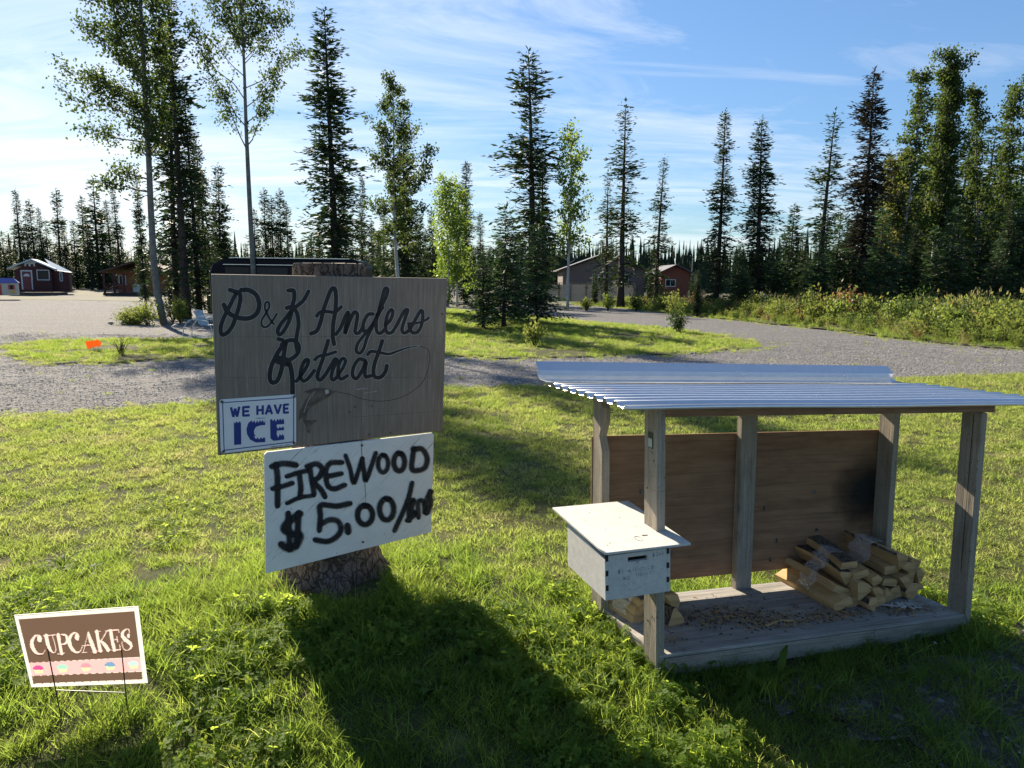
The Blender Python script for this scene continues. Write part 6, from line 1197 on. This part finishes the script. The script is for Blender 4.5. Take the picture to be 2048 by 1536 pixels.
# orange brown cabin behind the aspen
Yo = 64.0; A = lambda x, y: at(x, y, Yo); x0_, x1_ = A(222, 560)[0], A(345, 560)[0]; z0 = A(250, 588)[2] - .2; z1 = A(250, 544)[2]
oc = root('brown_cabin', ((x0_ + x1_) / 2, Yo, z0), 'orange brown cabin with dark porch, half hidden behind the leaning aspen', 'cabin'); oc.rotation_euler.z = .3
wallbox('wall', M['brown_siding'], A(240, 560)[0], x1_, Yo, Yo + 6, z0, z1, oc); slope('roof', M['shingle'], x0_ - .3, x1_ + .5, A(262, 520)[0] + .8, Yo - 1.8, Yo + 6.5, z1 - .1, A(250, 524)[2], oc)
window(A(244, 560)[0], A(254, 560)[0], Yo, A(250, 568)[2], A(250, 552)[2], oc, 1); wallbox('white_panel', M['trim'], A(268, 560)[0], A(287, 560)[0], Yo - .3, Yo - .2, A(250, 584)[2], A(250, 568)[2], oc)
for x_ in (224, 241, 258): wallbox('porch_post', M['red_siding'], A(x_, 560)[0] - .08, A(x_, 560)[0] + .08, Yo - 1.6, Yo - 1.45, z0, z1 - .12, oc)
for z_ in (578, 569): wallbox('rail', M['red_siding'], A(224, 560)[0], A(258, 560)[0], Yo - 1.43, Yo - 1.36, A(250, z_)[2], A(250, z_)[2] + .1, oc)
for k in range(11): xx = A(226 + k * 3, 560)[0]; wallbox('baluster', M['red_siding'], xx - .03, xx + .03, Yo - 1.35, Yo - 1.31, A(250, 577)[2], A(250, 570)[2], oc)
wallbox('porch_floor', M['spruce_bark'], A(222, 560)[0], A(290, 560)[0], Yo - 1.8, Yo - .02, z0, z0 + .35, oc)
# garage, fence and red house on the right
Yg = 84.0; A = lambda x, y: at(x, y, Yg); x0_, x1_ = A(1126, 560)[0], A(1290, 560)[0]; z0 = -.6; z1 = A(1200, 540)[2]; zr = A(1200, 508)[2]
gar = root('brown_garage', ((x0_ + x1_) / 2, Yg + 5, z0), 'grey brown metal sided garage behind the tan fence', 'garage')
wallbox('wall', M['tan_siding'], x0_, x1_, Yg, Yg + 10, z0, z1, gar); gable('gable', M['tan_siding'], x0_, x1_, Yg + .003, Yg + 10, z1 + .002, zr - .2, gar); slope('roof', M['dark_roof'], x0_ - .6, x1_ + .6, (x0_ + x1_) / 2, Yg - .7, Yg + 10.6, z1 - .15, zr, gar)
for k in range(38): xx = x0_ + (x1_ - x0_) * k / 38; b = MB(); b.box(xx, xx + .05, Yg - .03, Yg - .002, z0, z1 - .05); o = b.build('rib', M['tan_siding'], gar)
window(A(1185, 560)[0], A(1206, 560)[0], Yg - .03, A(1200, 568)[2], A(1200, 550)[2], gar, 1); window(A(1238, 560)[0], A(1256, 560)[0], Yg - .03, A(1200, 568)[2], A(1200, 550)[2], gar, 1)
Yn = 66.0; A = lambda x, y: at(x, y, Yn); fz = float(height(5, Yn)); ztp = A(1190, 569)[2]; fe = root('board_fence', (A(1190, 590)[0], Yn, fz), 'tall tan board fence in front of the brown garage', 'fence')
xx = A(985, 590)[0]; bm_ = None
while xx < A(1270, 590)[0]:
    if bm_ is None:
        b = MB(); b.box(0, .139, 0, .02, fz, ztp + .0, m=0); bm_ = b.mesh('board', M['fence_wood'])
    o = link('board', bm_, fe, (xx - fe.location.x, 0, -fe.location.z + random.uniform(-.02, .02))); xx += .147
for k, px_0 in enumerate((1118, 1141, 1172, 1203, 1236, 1268)): xx = A(px_0, 590)[0]; wallbox('post', M['raw_wood'], xx - .06, xx + .06, Yn - .14, Yn - .01, fz, ztp + .08, fe)
wallbox('cap_rail', M['raw_wood'], A(985, 590)[0], A(1270, 590)[0], Yn - .05, Yn + .06, ztp + .09, ztp + .15, fe)
Yr = 80.0; A = lambda x, y: at(x, y, Yr); x0_, x1_ = A(1322, 560)[0], A(1378, 560)[0]; z0 = -.7; z1 = A(1350, 545)[2]; zr = A(1350, 531)[2]
rh = root('red_house', ((x0_ + x1_) / 2, Yr + 4, z0), 'barn red house with a white window, seen between the spruces on the right', 'house')
wallbox('wall', M['brick_red'], x0_, x1_, Yr, Yr + 8, z0, z1, rh); gable('gable', M['brick_red'], x0_, x1_, Yr + .003, Yr + 8, z1 + .002, zr - .1, rh); slope('roof', M['dark_roof'], x0_ - .4, x1_ + .5, (x0_ + x1_) / 2, Yr - .5, Yr + 8.5, z1 - .12, zr + .02, rh, .1)
window(A(1332, 560)[0], A(1350, 560)[0], Yr, A(1350, 572)[2], A(1350, 560)[2], rh, 1); b = MB(); b.tube([(x1_ + .3, Yr, z1 - .3), (x1_ + .3, Yr, z1 + 1.6)], .06, 6); b.build('vent_pipe', M['chrome'], rh)
